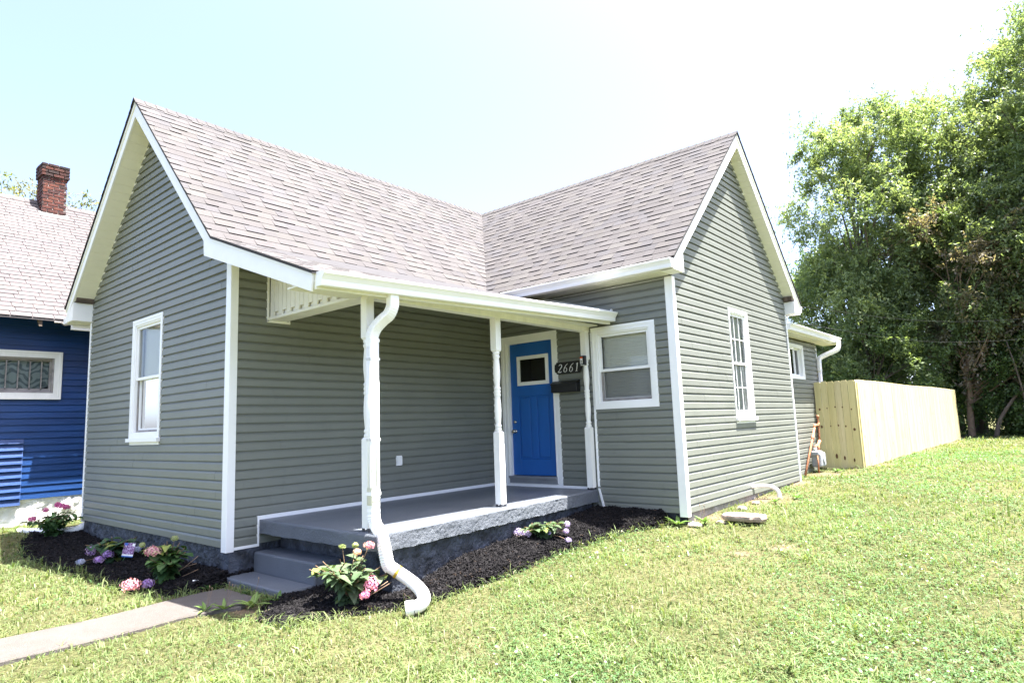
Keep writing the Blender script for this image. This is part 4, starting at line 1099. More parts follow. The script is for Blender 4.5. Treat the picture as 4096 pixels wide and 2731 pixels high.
def build_door():
    y = L; D0 = 0.329; D1 = 1.218; zb, zt = 0.417, 2.449
    mb = MB()
    for i, (w0, w1, d) in enumerate(((0.0, 0.045, 0.030), (0.045, 0.085, 0.020), (0.085, 0.105, 0.026))):
        u0 = 0.192 + w0; u1 = 1.306 - w0; w = w1 - w0
        mb.box((u0, y - d, 0.31), (u0 + w, y + 0.02, 2.572 - w0)); mb.box((u1 - w, y - d, 0.31), (u1, y + 0.02, 2.572 - w0)); mb.box((u0 + w, y - d, 2.572 - w1), (u1 - w, y + 0.02, 2.572 - w0))
    mb.box((0.297, y - 0.012, 0.37), (D0, y + 0.10, 2.467)); mb.box((D1, y - 0.012, 0.37), (1.201 + 0.0 if 1.201 > D1 else D1 + 0.002, y + 0.10, 2.467)); mb.box((D0, y - 0.012, zt + 0.003), (D1, y + 0.10, 2.467))
    fr = mb.build('door_frame', M_WHITE, HOUSE)
    mb = MB(); mb.box((0.297, y - 0.055, 0.372), (1.215, y + 0.09, 0.408)); mb.box((0.297, y - 0.03, 0.30), (1.215, y + 0.02, 0.372), (0.5, 0.5, 0.5))
    mb.build('threshold', mat_plain('aluminium_sill', (0.30, 0.31, 0.33), 0.4, 0.1, metal=0.5), HOUSE)
    # door leaf: stiles, rails, vertical panels
    yd = y + 0.035; mb = MB()
    W = D1 - D0; U = lambda f: D0 + W * f
    gl0, gl1, gz0, gz1 = U(0.175), U(0.845), 1.80, 2.235
    mb.box((D0, yd, zb), (gl0, yd + 0.04, zt)); mb.box((gl1, yd, zb), (D1, yd + 0.04, zt)); mb.box((gl0, yd, gz1), (gl1, yd + 0.04, zt))
    mb.box((gl0, yd, 1.62), (gl1, yd + 0.04, gz0)); mb.box((gl0, yd, zb), (gl1, yd + 0.04, 0.66)); um = (gl0 + gl1) / 2
    mb.box((um - 0.055, yd, 0.66), (um + 0.055, yd + 0.04, 1.62))
    for a, b in ((gl0, um - 0.055), (um + 0.055, gl1)):
        mb.box((a, yd + 0.014, 0.66), (b, yd + 0.03, 1.62))
        mb.prism([(a + 0.03, yd + 0.014, 0.69), (b - 0.03, yd + 0.014, 0.69), (b - 0.03, yd + 0.014, 1.59), (a + 0.03, yd + 0.014, 1.59)], (0, -0.012, 0))
    d = mb.build('door', M_DOOR, HOUSE); d['label'] = 'cobalt blue front door with a glazed light at the top'
    m = d.modifiers.new('bevel', 'BEVEL'); m.width = 0.004; m.segments = 2
    mb = MB(); M = frame_axes((0, yd, 0), (1, 0, 0), (0, -1, 0))
    ring(mb, M, gl0 - 0.012, gl1 + 0.012, gz0 - 0.012, gz1 + 0.012, 0.045, -0.01, 0.010); ring(mb, M, gl0 + 0.02, gl1 - 0.02, gz0 + 0.02, gz1 - 0.02, 0.022, -0.01, 0.018)
    mb.build('light_frame', M_WHITE, d)
    mb = MB(); mb.face([(gl0, yd + 0.012, gz0), (gl1, yd + 0.012, gz0), (gl1, yd + 0.012, gz1), (gl0, yd + 0.012, gz1)]); mb.build('pane', M_GLASS, d)
    mb = MB(); mb.box((gl0 - 0.05, yd + 0.05, gz0 - 0.05), (gl1 + 0.05, yd + 0.4, gz1 + 0.05)); mb.v and None
    mb.f = [f for i, f in enumerate(mb.f) if i != 2]; mb.c = mb.c[:5]; mb.sm = mb.sm[:5]
    mb.build('room_interior', M_DARK, d, recalc=False)
    for z, r in ((1.23, 0.026), (1.085, 0.03)):
        mb = MB(); px = U(0.075)
        prof = [(0.030, 0.0), (0.030, 0.008), (0.012, 0.012), (0.012, 0.03), (r, 0.045), (r, 0.06), (r * 0.6, 0.07), (0.0001, 0.071)]
        if z > 1.2: prof = [(0.028, 0.0), (0.028, 0.012), (0.018, 0.018), (0.018, 0.024), (0.0001, 0.025)]
        rows = [[(px + a * math.cos(6.283 * i / 16), yd - b, z + a * math.sin(6.283 * i / 16)) for i in range(16)] for a, b in prof]
        mb.grid(rows, closed=True); mb.build('handle' if z < 1.2 else 'lock', M_STEEL, d)
build_door()

# ------------------------------------------------------------------ things fixed to the porch wall
def strokes(mb, pts, w, M, d=0.004, closed=False):
    """ribbon of varying width through 2-D points, raised on a plate; M maps (u, d, z)"""
    P = [Vector((p[0], p[1])) for p in pts]
    n = len(P); ws = w if isinstance(w, (list, tuple)) else [w] * n
    L_ = []; R_ = []
    for i, p in enumerate(P):
        a = P[max(i - 1, 0)]; b = P[min(i + 1, n - 1)]; t = (b - a).normalized(); nn = Vector((-t.y, t.x))
        L_.append(p + nn * ws[i] / 2); R_.append(p - nn * ws[i] / 2)
    for i in range(n - 1):
        q = [L_[i], L_[i + 1], R_[i + 1], R_[i]]
        mb.prism([M @ Vector((v.x, 0, v.y)) for v in q], M.to_3x3() @ Vector((0, d, 0)))
def arc(cx, cy, rx, ry, a0, a1, n=10):
    return [(cx + rx * math.cos(math.radians(a0 + (a1 - a0) * i / n)), cy + ry * math.sin(math.radians(a0 + (a1 - a0) * i / n))) for i in range(n + 1)]
def build_sign():
    y = L - 0.024; root = empty('house_number_sign', (1.49, y, 1.99), 'black house number plaque with white numerals 2661 beside the blue door', 'sign')
    mb = MB(); x0, x1, z0, z1 = 1.262, 1.730, 1.905, 2.078; c = 0.03; zc = (z0 + z1) / 2
    out = [(x0 + c, z0), (x1 - c, z0)] + arc(x1, z0, c, c, 180, 90, 5)[1:] + [(x1 + 0.008, zc)] + arc(x1, z1, c, c, 270, 180, 5) + [(x0 + c, z1)] + arc(x0, z1, c, c, 0, -90, 5)[1:] + [(x0 - 0.008, zc)] + arc(x0, z0, c, c, 90, 0, 5)[:-1]
    mb.prism([(a, y, b) for a, b in out], (0, -0.014, 0)); mb.build('plaque', M_BLACK, root)
    H_ = 0.122; zb = 1.926
    def glyph(ch, u):
        mb = MB(); sh = 0.20
        M = frame_axes((u, y - 0.0145, zb), (1, 0, 0), (0, -1, 0))
        def T(pts): return [(p[0] * H_ + sh * p[1] * H_, p[1] * H_) for p in pts]
        if ch == '2':
            p = arc(0.27, 0.75, 0.22, 0.23, 165, -20, 12) + [(0.36, 0.50), (0.20, 0.26), (0.04, 0.06)]
            w = [0.03, 0.04, 0.05, 0.055, 0.05, 0.05, 0.06, 0.075, 0.09, 0.10, 0.10, 0.10, 0.095, 0.08, 0.06, 0.045]
            strokes(mb, T(p), [k * H_ for k in w], M)
            strokes(mb, T([(0.02, 0.05), (0.18, 0.055), (0.34, 0.04), (0.48, 0.05), (0.53, 0.14)]), [k * H_ for k in (0.05, 0.09, 0.11, 0.08, 0.03)], M, 0.005)
        elif ch == '6':
            p = [(0.52, 1.0), (0.36, 0.90), (0.20, 0.72), (0.09, 0.50)] + arc(0.27, 0.28, 0.21, 0.27, 160, 520, 20)
            w = [0.03, 0.05, 0.07, 0.09] + [0.09 - 0.045 * abs(math.sin(math.radians(160 + 18 * i))) for i in range(21)]
            strokes(mb, T(p), [k * H_ for k in w], M)
        else:
            strokes(mb, T([(0.10, 0.86), (0.24, 0.95), (0.27, 1.0)]), 0.045 * H_, M, 0.005)
            strokes(mb, T([(0.25, 0.99), (0.25, 0.5), (0.25, 0.03)]), 0.10 * H_, M)
            strokes(mb, T([(0.10, 0.02), (0.40, 0.02)]), 0.04 * H_, M, 0.005)
        return mb.build('numeral', mat_white_num, root)
    mat_white_num = M_WHITE
    for ch, u in zip('2661', (1.312, 1.412, 1.514, 1.618)): glyph(ch, u)
build_sign()
def build_mailbox():
    y = L - 0.024
    root = empty('mailbox', (1.46, y, 1.63), 'black metal wall mailbox mounted under the house number plaque', 'mailbox')
    x0, x1, z0, z1 = 1.235, 1.690, 1.630, 1.770
    mb = MB(); mb.prism([(x0, y, z0), (x0, y - 0.095, z0), (x0, y - 0.10, z0 + 0.01), (x0, y - 0.10, z1 - 0.02), (x0, y, z1 + 0.012)], (x1 - x0, 0, 0))
    o = mb.build('box', M_BLACK, root); m = o.modifiers.new('bevel', 'BEVEL'); m.width = 0.004; m.segments = 2
    mb = MB(); mb.prism([(x0 - 0.006, y, z1 + 0.032), (x0 - 0.006, y - 0.03, z1 + 0.030), (x0 - 0.006, y - 0.110, z1 - 0.012), (x0 - 0.006, y - 0.110, z1 - 0.030), (x0 - 0.006, y - 0.104, z1 - 0.030), (x0 - 0.006, y - 0.104, z1 - 0.014), (x0 - 0.006, y, z1 + 0.024)], (x1 - x0 + 0.012, 0, 0))
    mb.build('lid', M_BLACK, root)
build_mailbox()
def build_fixture():
    root = empty('wall_fixture', (1.76, 4.21, 2.04), 'small black box fixture with an orange and white sticker on the porch post', 'light fixture')
    y = L - 0.122
    mb = MB(); mb.box((1.800, y - 0.045, 1.985), (1.890, y, 2.125)); o = mb.build('housing', M_BLACK, root)
    m = o.modifiers.new('bevel', 'BEVEL'); m.width = 0.012; m.segments = 3
    mb = MB(); mb.box((1.807, y - 0.049, 2.010), (1.847, y - 0.0455, 2.085)); mb.box((1.815, y - 0.052, 1.986), (1.876, y - 0.0455, 1.993))
    s = mb.build('sticker', M_WHITE, root)
    mb = MB(); mb.box((1.807, y - 0.049, 2.086), (1.847, y - 0.0455, 2.106)); mb.build('sticker', mat_plain('orange_sticker', (0.75, 0.10, 0.02), 0.5), root)
    mb = MB(); mb.box((1.817, y - 0.0515, 2.018), (1.839, y - 0.0492, 2.024)); mb.box((1.817, y - 0.0515, 2.024), (1.822, y - 0.0492, 2.07)); mb.box((1.831, y - 0.0515, 2.030), (1.839, y - 0.0492, 2.062)); mb.build('sticker_print', M_BLACK, root)
build_fixture()

# ------------------------------------------------------------------ blue neighbour house
def build_neighbour():
    NX = -6.5
    root = empty('neighbour_house', (NX, 0, -0.15), 'dark blue clapboard house with pale shingle roof and red brick chimney', 'house')
    ya, yb = -1.22, 9.0
    prof = [(0.0, 0.020), (1.0, 0.004)]
    w = siding('wall', root, (NX, 0, 0), (0, 1, 0), (1, 0, 0), 0.245, 3.7, lambda z: (ya, yb), holes=[(-0.99, 0.02, 2.03, 2.66)], mat=M_BLUE, course=0.113, prof=prof, z0=0.245, seams=False, seed=31, var=0.08)
    # newer lower panel of boards on the left, standing proud
    w2 = siding('wall', root, (NX + 0.03, 0, 0), (0, 1, 0), (1, 0, 0), 0.16, 1.245, lambda z: (ya, -0.385), mat=M_BLUE, course=0.113, prof=[(0.0, 0.045), (1.0, 0.004)], z0=0.16, seams=False, seed=32, var=0.05)
    w2['label'] = 'protruding lower band of clapboards'
    for (a, b, n_) in (((NX - 6.2, ya, 0), (NX, ya, 0), (0, -1, 0)), ((NX - 6.2, yb, 0), (NX, yb, 0), (0, 1, 0))):
        mb = MB(); yy = a[1]
        mb.face([(NX - 6, yy, 0.2), (NX, yy, 0.2), (NX, yy, 3.72), (-9.5, yy, 6.3), (NX - 6, yy, 3.72)]); mb.build('wall', M_BLUE, root, recalc=False)
    mb = MB(); mb.face([(NX - 6, ya, 0.2), (NX - 6, yb, 0.2), (NX - 6, yb, 3.72), (NX - 6, ya, 3.72)]); mb.build('wall', M_BLUE, root, recalc=False)
    mb = MB(); rough_panel(mb, (NX - 0.01, ya, 0), (NX - 0.01, yb, 0), -0.5, 0.244, (1, 0, 0), 0.035, seed=33, nu=200); mb.build('foundation', M_STONEW, root)
    # window
    M = frame_axes((NX, 0, 0), (0, 1, 0), (1, 0, 0)); mb = MB()
    ring(mb, M, -1.10, 0.111, 1.92, 2.75, 0.035, 0.0, 0.055); ring(mb, M, -1.065, 0.076, 1.955, 2.715, 0.075, -0.03, 0.040)
    o = mb.build('window', M_WHITEOLD, root); o['label'] = 'white cased window with a patterned curtain behind four narrow panes'
    mb = MB(); ring(mb, M, -0.99, 0.001, 2.03, 2.64, 0.028, -0.07, 0.015); ring(mb, M, -0.962, -0.027, 2.058, 2.612, 0.03, -0.075, -0.03, wb=0.05)
    for u in (-0.83, -0.665, -0.50, -0.335, -0.17): mb.box((u - 0.008, -0.065, 2.08), (u + 0.008, -0.03, 2.60), M=M)
    mb.build('sash', M_OLDW, o)
    mb = MB(); mb.face([M @ Vector(p) for p in ((-0.95, -0.055, 2.07), (-0.03, -0.055, 2.07), (-0.03, -0.055, 2.6), (-0.95, -0.055, 2.6))]); mb.build('pane', M_GLASS, o)
    m, nt, b = nodes_of('patterned_curtain')
    wv = N(nt, 'ShaderNodeTexWave'); wv.wave_type = 'RINGS'; wv.inputs['Scale'].default_value = 2.6; wv.inputs['Distortion'].default_value = 14; wv.inputs['Detail'].default_value = 1.5; wv.inputs['Detail Scale'].default_value = 1.5
    tc = N(nt, 'ShaderNodeTexCoord'); nt.links.new(tc.outputs['Object'], wv.inputs['Vector'])
    r = ramp(nt, wv.outputs['Fac'], [(0.30, (0.16, 0.20, 0.21)), (0.42, (0.36, 0.42, 0.42))]); nt.links.new(r.outputs['Color'], b.inputs['Base Color']); b.inputs['Roughness'].default_value = 0.9
    mb = MB(); k = 26; rows = []
    for i in range(k + 1):
        u = -0.98 + 0.97 * i / k; d = -0.115 - 0.006 * math.sin(u * 30)
        zb = 2.04 + max(0, (u + 0.42)) * 0.30
        rows.append([M @ Vector((u, d, zb)), M @ Vector((u, d, 2.62))])
    mb.grid(rows); mb.build('curtain', m, o)
    mb = MB(); mb.box((-1.0, -0.7, 2.0), (0.0, -0.16, 2.65), M=M); mb.build('room_interior', M_DARK, o)
    # roof
    S_ = 0.867; ze = 3.25; xe = -5.9; xr = -9.5
    c = 1 / math.sqrt(1 + S_ * S_); n1 = Vector((S_, 0, 1)).normalized(); T = (xe - xr) / c
    shingles('roof_slope', root, lambda u, t: Vector((xr + t * c, ya - 0.3 + u, ze + S_ * (xe - xr) - t * c * S_)), lambda u, t: n1, 10.9, T, M_SHINGLE2, exposure=0.135, tab=0.30, seed=35, arch=False,
             tints=[(1, 0.98, 0.98), (1.05, 1.02, 1.0), (0.95, 0.94, 0.96)], thick=(0.006, 0.010))
    mb = MB(); zr = ze + S_ * (xe - xr)
    mb.prism([(xr, ya - 0.3, zr - .006), (xe, ya - 0.3, ze - .006), (xe, yb + 0.4, ze - .006), (xr, yb + 0.4, zr - .006)], (0, 0, -0.03))
    mb.prism([(xr, ya - 0.3, zr - .006), (xr - 3.6, ya - 0.3, ze - .006), (xr - 3.6, yb + 0.4, ze - .006), (xr, yb + 0.4, zr - .006)], (0, 0, -0.03))
    mb.build('roof_deck', M_SHINGLE2, root)
    mb = MB(); rnd = random.Random(3)
    for i in range(60):
        y = ya - 0.3 + i * 0.26
        if y > yb + 0.2: break
        for s in (1, -1): mb.face([(xr, y, zr + 0.028), (xr, y + 0.27, zr + 0.018), (xr + s * 0.12, y + 0.27, zr - 0.09), (xr + s * 0.12, y, zr - 0.08)], rnd.choice(TINTS))
    mb.build('ridge_cap', M_SHINGLE2, root, recalc=False)
    # lifted course (greyish lead strip)
    mb = MB()
    for t_, y0_, y1_ in ((2.75, -0.6, 0.35),):
        x = xr + t_ * c; z = zr - t_ * c * S_ + 0.016
        mb.face([(x, y0_, z), (x, y1_ + 0.6, z), (x - 0.05, y1_ + 0.6, z + 0.05 * S_), (x - 0.05, y0_, z + 0.05 * S_)])
    mb.build('roof_patch', mat_plain('grey_lap', (0.16, 0.16, 0.17), 0.8), root, recalc=False)
    # eaves: rafter tails, rotten fascia, loose gutter end
    for i in range(14):
        y = -1.4 + i * 0.6 + 0.41; mb = MB()
        mb.prism([(xe - 0.02, y, ze - 0.05), (xe - 0.02, y, ze - 0.14), (NX + 0.002, y, ze + 0.45 - 0.10), (NX + 0.002, y, ze + 0.45 + 0.03)], (0, 0.045, 0))
        mb.build('rafter_tail', M_ROT if i % 3 else M_WHITEOLD, root)
    mb = MB(); rows = []; rnd = random.Random(8)
    for i in range(24):
        y = -0.18 + i * 0.05; h = rnd.uniform(0.02, 0.06)
        rows.append([(xe - 0.005, y, ze - 0.035), (xe + 0.004 + rnd.uniform(-.006, .006), y, ze - 0.04 - h * .5), (xe - 0.01, y, ze - 0.045 - h)])
    mb.grid(rows, smooth=False); mb.build('fascia', M_OLDW, root, recalc=False)
    mb = MB(); A = Vector((xe + 0.0, 0.06, ze - 0.075)); B = Vector((xe + 0.0, 3.2, ze - 0.085))
    rows = [[p + Vector((x, 0, z * 0.8)) for x, z in GPROF] for p in (A, B)]
    mb.grid(rows, smooth=False)
    for r_ in rows: mb.face(r_[:9])
    mb.build('gutter', M_VINYL, root, recalc=False)
    # chimney
    bx0, bx1, by0, by1 = -9.52, -9.10, 0.27, 0.70; zb, zt = 5.7, 7.14
    mb = MB(); mb.box((bx0 + 0.006, by0 + 0.006, zb), (bx1 - 0.006, by1 - 0.006, zt - 0.01))
    mb.build('chimney', M_MORTAR, root)
    ch = [o for o in root.children if o.name.startswith('chimney')][0]
    rnd = random.Random(12); mb = MB(); h = 0.072; k = 0
    z = zb
    while z < zt - 0.01:
        cor = 0.03 if z > zt - 0.30 else 0.0
        soot = max(0.0, min(1.0, (z - (zt - 0.5)) / 0.4))
        for face in range(4):
            Lf = 0.43 + 2 * cor; off = -0.1 if k % 2 else 0.0; u = off
            while u < Lf - 0.01:
                a, b = max(0.0, u + 0.007), min(Lf, u + 0.2 - 0.007); u += 0.2
                if b - a < 0.03: continue
                base = rnd.choice([(0.075, 0.020, 0.015), (0.095, 0.026, 0.018), (0.055, 0.018, 0.016), (0.12, 0.034, 0.020), (0.04, 0.019, 0.017)])
                s = 1 - soot * rnd.uniform(0.2, 0.85); col = tuple(x * s for x in base)
                pr = 0.006 + rnd.uniform(0, 0.008) + cor
                if face == 0: mb.box((bx1 - 0.03, by0 - cor + a, z + 0.006), (bx1 + pr, by0 - cor + b, z + h - 0.010), col)
                elif face == 1: mb.box((bx0 - cor + a, by0 - pr, z + 0.006), (bx0 - cor + b, by0 + 0.03, z + h - 0.010), col)
                elif face == 2: mb.box((bx0 - pr, by0 - cor + a, z + 0.006), (bx0 + 0.03, by0 - cor + b, z + h - 0.010), col)
                else: mb.box((bx0 - cor + a, by1 - 0.03, z + 0.006), (bx0 - cor + b, by1 + pr, z + h - 0.010), col)
        z += h; k += 1
    bm_ = mb.build('brick_course', M_BRICK, ch); m_ = bm_.modifiers.new('bevel', 'BEVEL'); m_.width = 0.004; m_.segments = 1
    mb = MB(); mb.prism([(bx1 + 0.10, by0 - 0.05, zr - (bx1 + 0.10 - xr) * S_ + 0.012), (bx1 + 0.10, by1 + 0.05, zr - (bx1 + 0.10 - xr) * S_ + 0.012), (bx1 - 0.02, by1 + 0.05, zr - (bx1 - 0.02 - xr) * S_ + 0.018), (bx1 - 0.02, by0 - 0.05, zr - (bx1 - 0.02 - xr) * S_ + 0.018)], (0, 0, -0.004))
    mb.build('flashing', M_OLDW, root)
build_neighbour()

# ------------------------------------------------------------------ wooden fence
def build_fence():
    root = empty('wooden_fence', (3.73, 11.5, 0.03), 'new yellow pine privacy fence of dog eared pickets running back from the house corner', 'fence')
    rnd = random.Random(21)
    def run(A, B, out, name, label, w=0.138, ztop=1.862, clip=0.025):
        A = Vector(A); B = Vector(B); d = B - A; ln = d.length; d.normalize(); out = Vector(out)
        mb = MB(); n = int(round(ln / (w + 0.006))); st = ln / n
        for i in range(n):
            p = A + d * (i * st + 0.003); q = A + d * ((i + 1) * st - (0.003 if n < 20 else 0.0))
            zt = ztop + rnd.uniform(-0.005, 0.005) + 0.008 * math.sin(i * 0.12) * (n > 20); zb = gz(p.x, p.y) + 0.015
            k = rnd.uniform(0.93, 1.05); col = (k, k * rnd.uniform(0.97, 1.01), k * rnd.uniform(0.9, 1.02))
            pr = out * rnd.uniform(0, 0.004)
            pts = [p + Vector((0, 0, zb)), q + Vector((0, 0, zb)), q + Vector((0, 0, zt - clip)), q - d * clip + Vector((0, 0, zt)), p + d * clip + Vector((0, 0, zt)), p + Vector((0, 0, zt - clip))]
            mb.prism([x + pr for x in pts], out * 0.016, col)
        o = mb.build(name, M_PICKET, root); o['label'] = label
        for z in (0.35, 1.0, 1.62):
            rb = MB()
            a = A - out * 0.040; b = B - out * 0.040
            rb.prism([a + Vector((0, 0, z)), b + Vector((0, 0, z)), b + Vector((0, 0, z + 0.09)), a + Vector((0, 0, z + 0.09))], out * 0.038)
            rb.build('rail', M_PICKET, root)
        m = max(1, int(ln / 2.4))
        for i in range(m + 1):
            c = A + d * (ln * i / m) - out * 0.088
            if i == 0: c += d * 0.05
            pb = MB(); pb.box((c.x - 0.045, c.y - 0.045, -0.2), (c.x + 0.045, c.y + 0.045, 1.80)); pb.build('post', M_PICKET, root)
    # side run leans slightly off square like the photo's
    run((2.945, 11.50, 0), (3.742, 11.50, 0), (0, -1, 0), 'picket_panel', 'short shaded picket panel with knots facing the street')
    run((3.745, 11.484, 0), (4.165, 25.1, 0), Vector((1, -0.031, 0)).normalized(), 'picket_panel', 'long sunlit picket panel')
    mkn = mat_plain('pine_knot', (0.10, 0.045, 0.018), 0.8, 0.5, 30)
    # rusty knots and nail stains on the short panel
    for (x, z, r) in ((3.02, 1.27, .022), (3.17, 1.29, .014), (3.33, 1.31, .016), (3.47, 1.30, .015), (3.64, 1.25, .016), (3.03, 0.90, .026), (3.21, 0.91, .014), (3.36, 0.92, .018), (3.50, 0.90, .018), (3.66, 0.83, .026), (3.27, 0.28, .026), (3.42, 0.24, .022), (3.60, 0.20, .02)):
        pts = [(x + r * 0.9 * math.cos(a) * rnd.uniform(.85, 1.1), 11.4785, z + r * (1.2 if z > .3 else 2.0) * math.sin(a)) for a in [6.283 * i / 12 for i in range(12)]]
        fk = MB(); fk.face(pts); fk.build('knot', mkn, root, recalc=False)
build_fence()

# ------------------------------------------------------------------ gas meter
def build_meter():
    root = empty('gas_meter', (3.08, 10.8, 0.03), 'grey gas meter with rusty pipes standing by the rear wall next to the fence', 'gas meter')
    def pipe(name, pts, r, mat=M_RUST, n=10):
        mb = MB(); mb.sweep(pts, circ(r, n)); return mb.build(name, mat, root)
    x = 3.06
    pipe('riser_pipe', smooth_path([(x, 11.12, 1.13), (x, 11.12, 0.95), (x, 11.10, 0.60)], 3), 0.017, M_RUST)
    for z in (1.12, 0.96): pipe('pipe_fitting', [(x, 11.12, z - 0.035), (x, 11.12, z + 0.035)], 0.028)
    pipe('pipe_fitting', [(x, 11.13, 0.94), (x, 10.90, 0.945)], 0.022)
    pipe('leaning_pipe', [(x, 10.86, 0.95), (x + 0.02, 10.50, 0.66), (3.07, 9.86, 0.02)], 0.021)
    pipe('pipe_fitting', [(x, 10.94, 0.95), (x, 10.84, 0.945), (x, 10.80, 0.90)], 0.030)
    pipe('pipe_fitting', [(3.075, 10.60, 0.74), (3.078, 10.52, 0.67)], 0.030)
    pipe('pipe_fitting', [(x, 11.10, 0.62), (x, 10.98, 0.55), (x, 10.80, 0.52), (x, 10.70, 0.50)], 0.030)
    pipe('pipe_fitting', [(x + .02, 10.88, 0.55), (x + .02, 10.88, 0.38)], 0.028)
    pipe('pipe_fitting', [(x + .02, 10.66, 0.50), (x + .02, 10.66, 0.38)], 0.030, M_METER)
    mb = MB(); mb.box((2.97, 10.68, 0.10), (3.17, 11.05, 0.40)); o = mb.build('meter_body', M_METER, root); m = o.modifiers.new('bevel', 'BEVEL'); m.width = 0.05; m.segments = 4
    mb = MB(); mb.box((3.00, 10.60, 0.34), (3.15, 10.90, 0.43)); o = mb.build('meter_head', M_METER, root); m = o.modifiers.new('bevel', 'BEVEL'); m.width = 0.025; m.segments = 3
    mb = MB(); mb.sweep([(3.165, 10.86, 0.26), (3.19, 10.86, 0.26)], circ(0.075, 20), up=(0, 0, 1)); mb.build('dial', M_METER, root)
    pipe('stub_pipe', [(3.12, 10.62, 0.38), (3.12, 10.62, -0.03)], 0.014)
build_meter()

# ------------------------------------------------------------------ small things on the ground
def build_pvc():
    mb = MB(); p = smooth_path([(3.19, 6.62, 0.115), (3.30, 6.72, 0.118), (3.42, 6.78, 0.11), (3.50, 6.80, 0.07), (3.535, 6.81, 0.01), (3.54, 6.81, -0.05)], 6)
    mb.sweep(p, circ(0.030, 14), cap=False); mb.sweep([p[-3], p[-1]], circ(0.036, 14), cap=False)
    tag(mb.build('drain_pipe', M_VINYL), 'white plastic elbow pipe coming out at the foot of the sunlit side wall', 'pipe')
    root = empty('corrugated_drain_pipe', (-5.2, -0.35, -0.15), 'white corrugated drain pipe lying behind the leftmost hydrangea', 'pipe')
    mb = MB(); p = smooth_path([(-4.62, 0.12, -0.04), (-4.66, -0.02, -0.13), (-4.80, -0.12, -0.165), (-5.3, -0.30, -0.185), (-5.62, -0.40, -0.20), (-5.95, -0.48, -0.21)], 16)
    mb.sweep(p, circ(0.052, 14), scale=[1 + (0.06 if i % 2 else 0) for i in range(len(p))], cap=False)
    mb.build('tube', M_VINYL, root)
build_pvc()
def build_rock():
    rnd = random.Random(5); x0, y0 = 3.83, 4.62; z = gz(x0, y0)
    out = [(-0.30, 0.06), (-0.27, -0.09), (-0.17, -0.15), (0.02, -0.17), (0.12, -0.20), (0.15, -0.15), (0.24, -0.14), (0.27, -0.03), (0.22, 0.07), (0.05, 0.14), (-0.12, 0.17), (-0.24, 0.15)]
    mb = MB(); top = [(x0 + a + rnd.uniform(-.008, .008), y0 + b, z + 0.105 + 0.02 * a) for a, b in out]; mid = [(x0 + a * 1.03, y0 + b * 1.03, z + 0.07) for a, b in out]; bot = [(x0 + a * 0.93, y0 + b * 0.93, z + 0.035) for a, b in out]
    mb.face([(x0, y0, z + 0.105)] and top); mb.grid([top, mid, bot], closed=True, smooth=False); mb.face(bot[::-1])
    o = mb.build('flat_stone', M_ROCK); tag(o, 'flat reddish stone slab lying on the lawn near the right corner post', 'stone')
    m = o.modifiers.new('bevel', 'BEVEL'); m.width = 0.008; m.segments = 2
    for k, (x, y, r, lb) in enumerate(((3.32, 4.28, 0.07, 'small pale stone at the foot of the right corner post'), (3.56, 4.50, 0.05, 'small brown stone just left of the flat slab'), (3.42, 5.6, 0.06, 'small pale rubble stone against the sunlit side wall'), (3.40, 6.2, 0.05, 'brown pebble in the bare soil beside the drain elbow'))):
        bm = bmesh.new(); bmesh.ops.create_icosphere(bm, subdivisions=2, radius=r)
        for v in bm.verts: v.co = Vector((v.co.x * 1.3, v.co.y, v.co.z * 0.6)) * rnd.uniform(0.85, 1.12)
        me = bpy.data.meshes.new('small_stone'); bm.to_mesh(me); bm.free(); me.materials.append(M_ROCK if k % 2 else M_STONEW2)
        ob = bpy.data.objects.new('small_stone', me); ob.location = (x, y, gz(x, y) + r * 0.3); COL.objects.link(ob)
        tag(ob, lb, 'stone', 'loose stones by the side wall')
M_STONEW2 = mat_plain('pale_rubble', (0.34, 0.30, 0.27), 0.9, 0.3, 12)
build_rock()
def scrap(x, y, z, lb, s=0.035):
    rnd = random.Random(int(x * 100)); mb = MB()
    g_ = [[(x + s * (i - 1.5) * 0.6, y + s * (j - 1) * 0.5 + s * 0.2 * i, z + rnd.uniform(0.0, 0.02)) for j in range(3)] for i in range(4)]
    mb.grid(g_, smooth=False); o = mb.build('paper_scrap', M_VINYL, recalc=False); tag(o, lb, 'litter')
scrap(0.02, -0.33, -0.275, 'white crumpled scrap on the mulch left of the lowest step')
scrap(2.42, 3.05, gz(2.42, 3.05) + 0.075, 'white scrap on the mulch right of the low lilac hydrangea', 0.03)

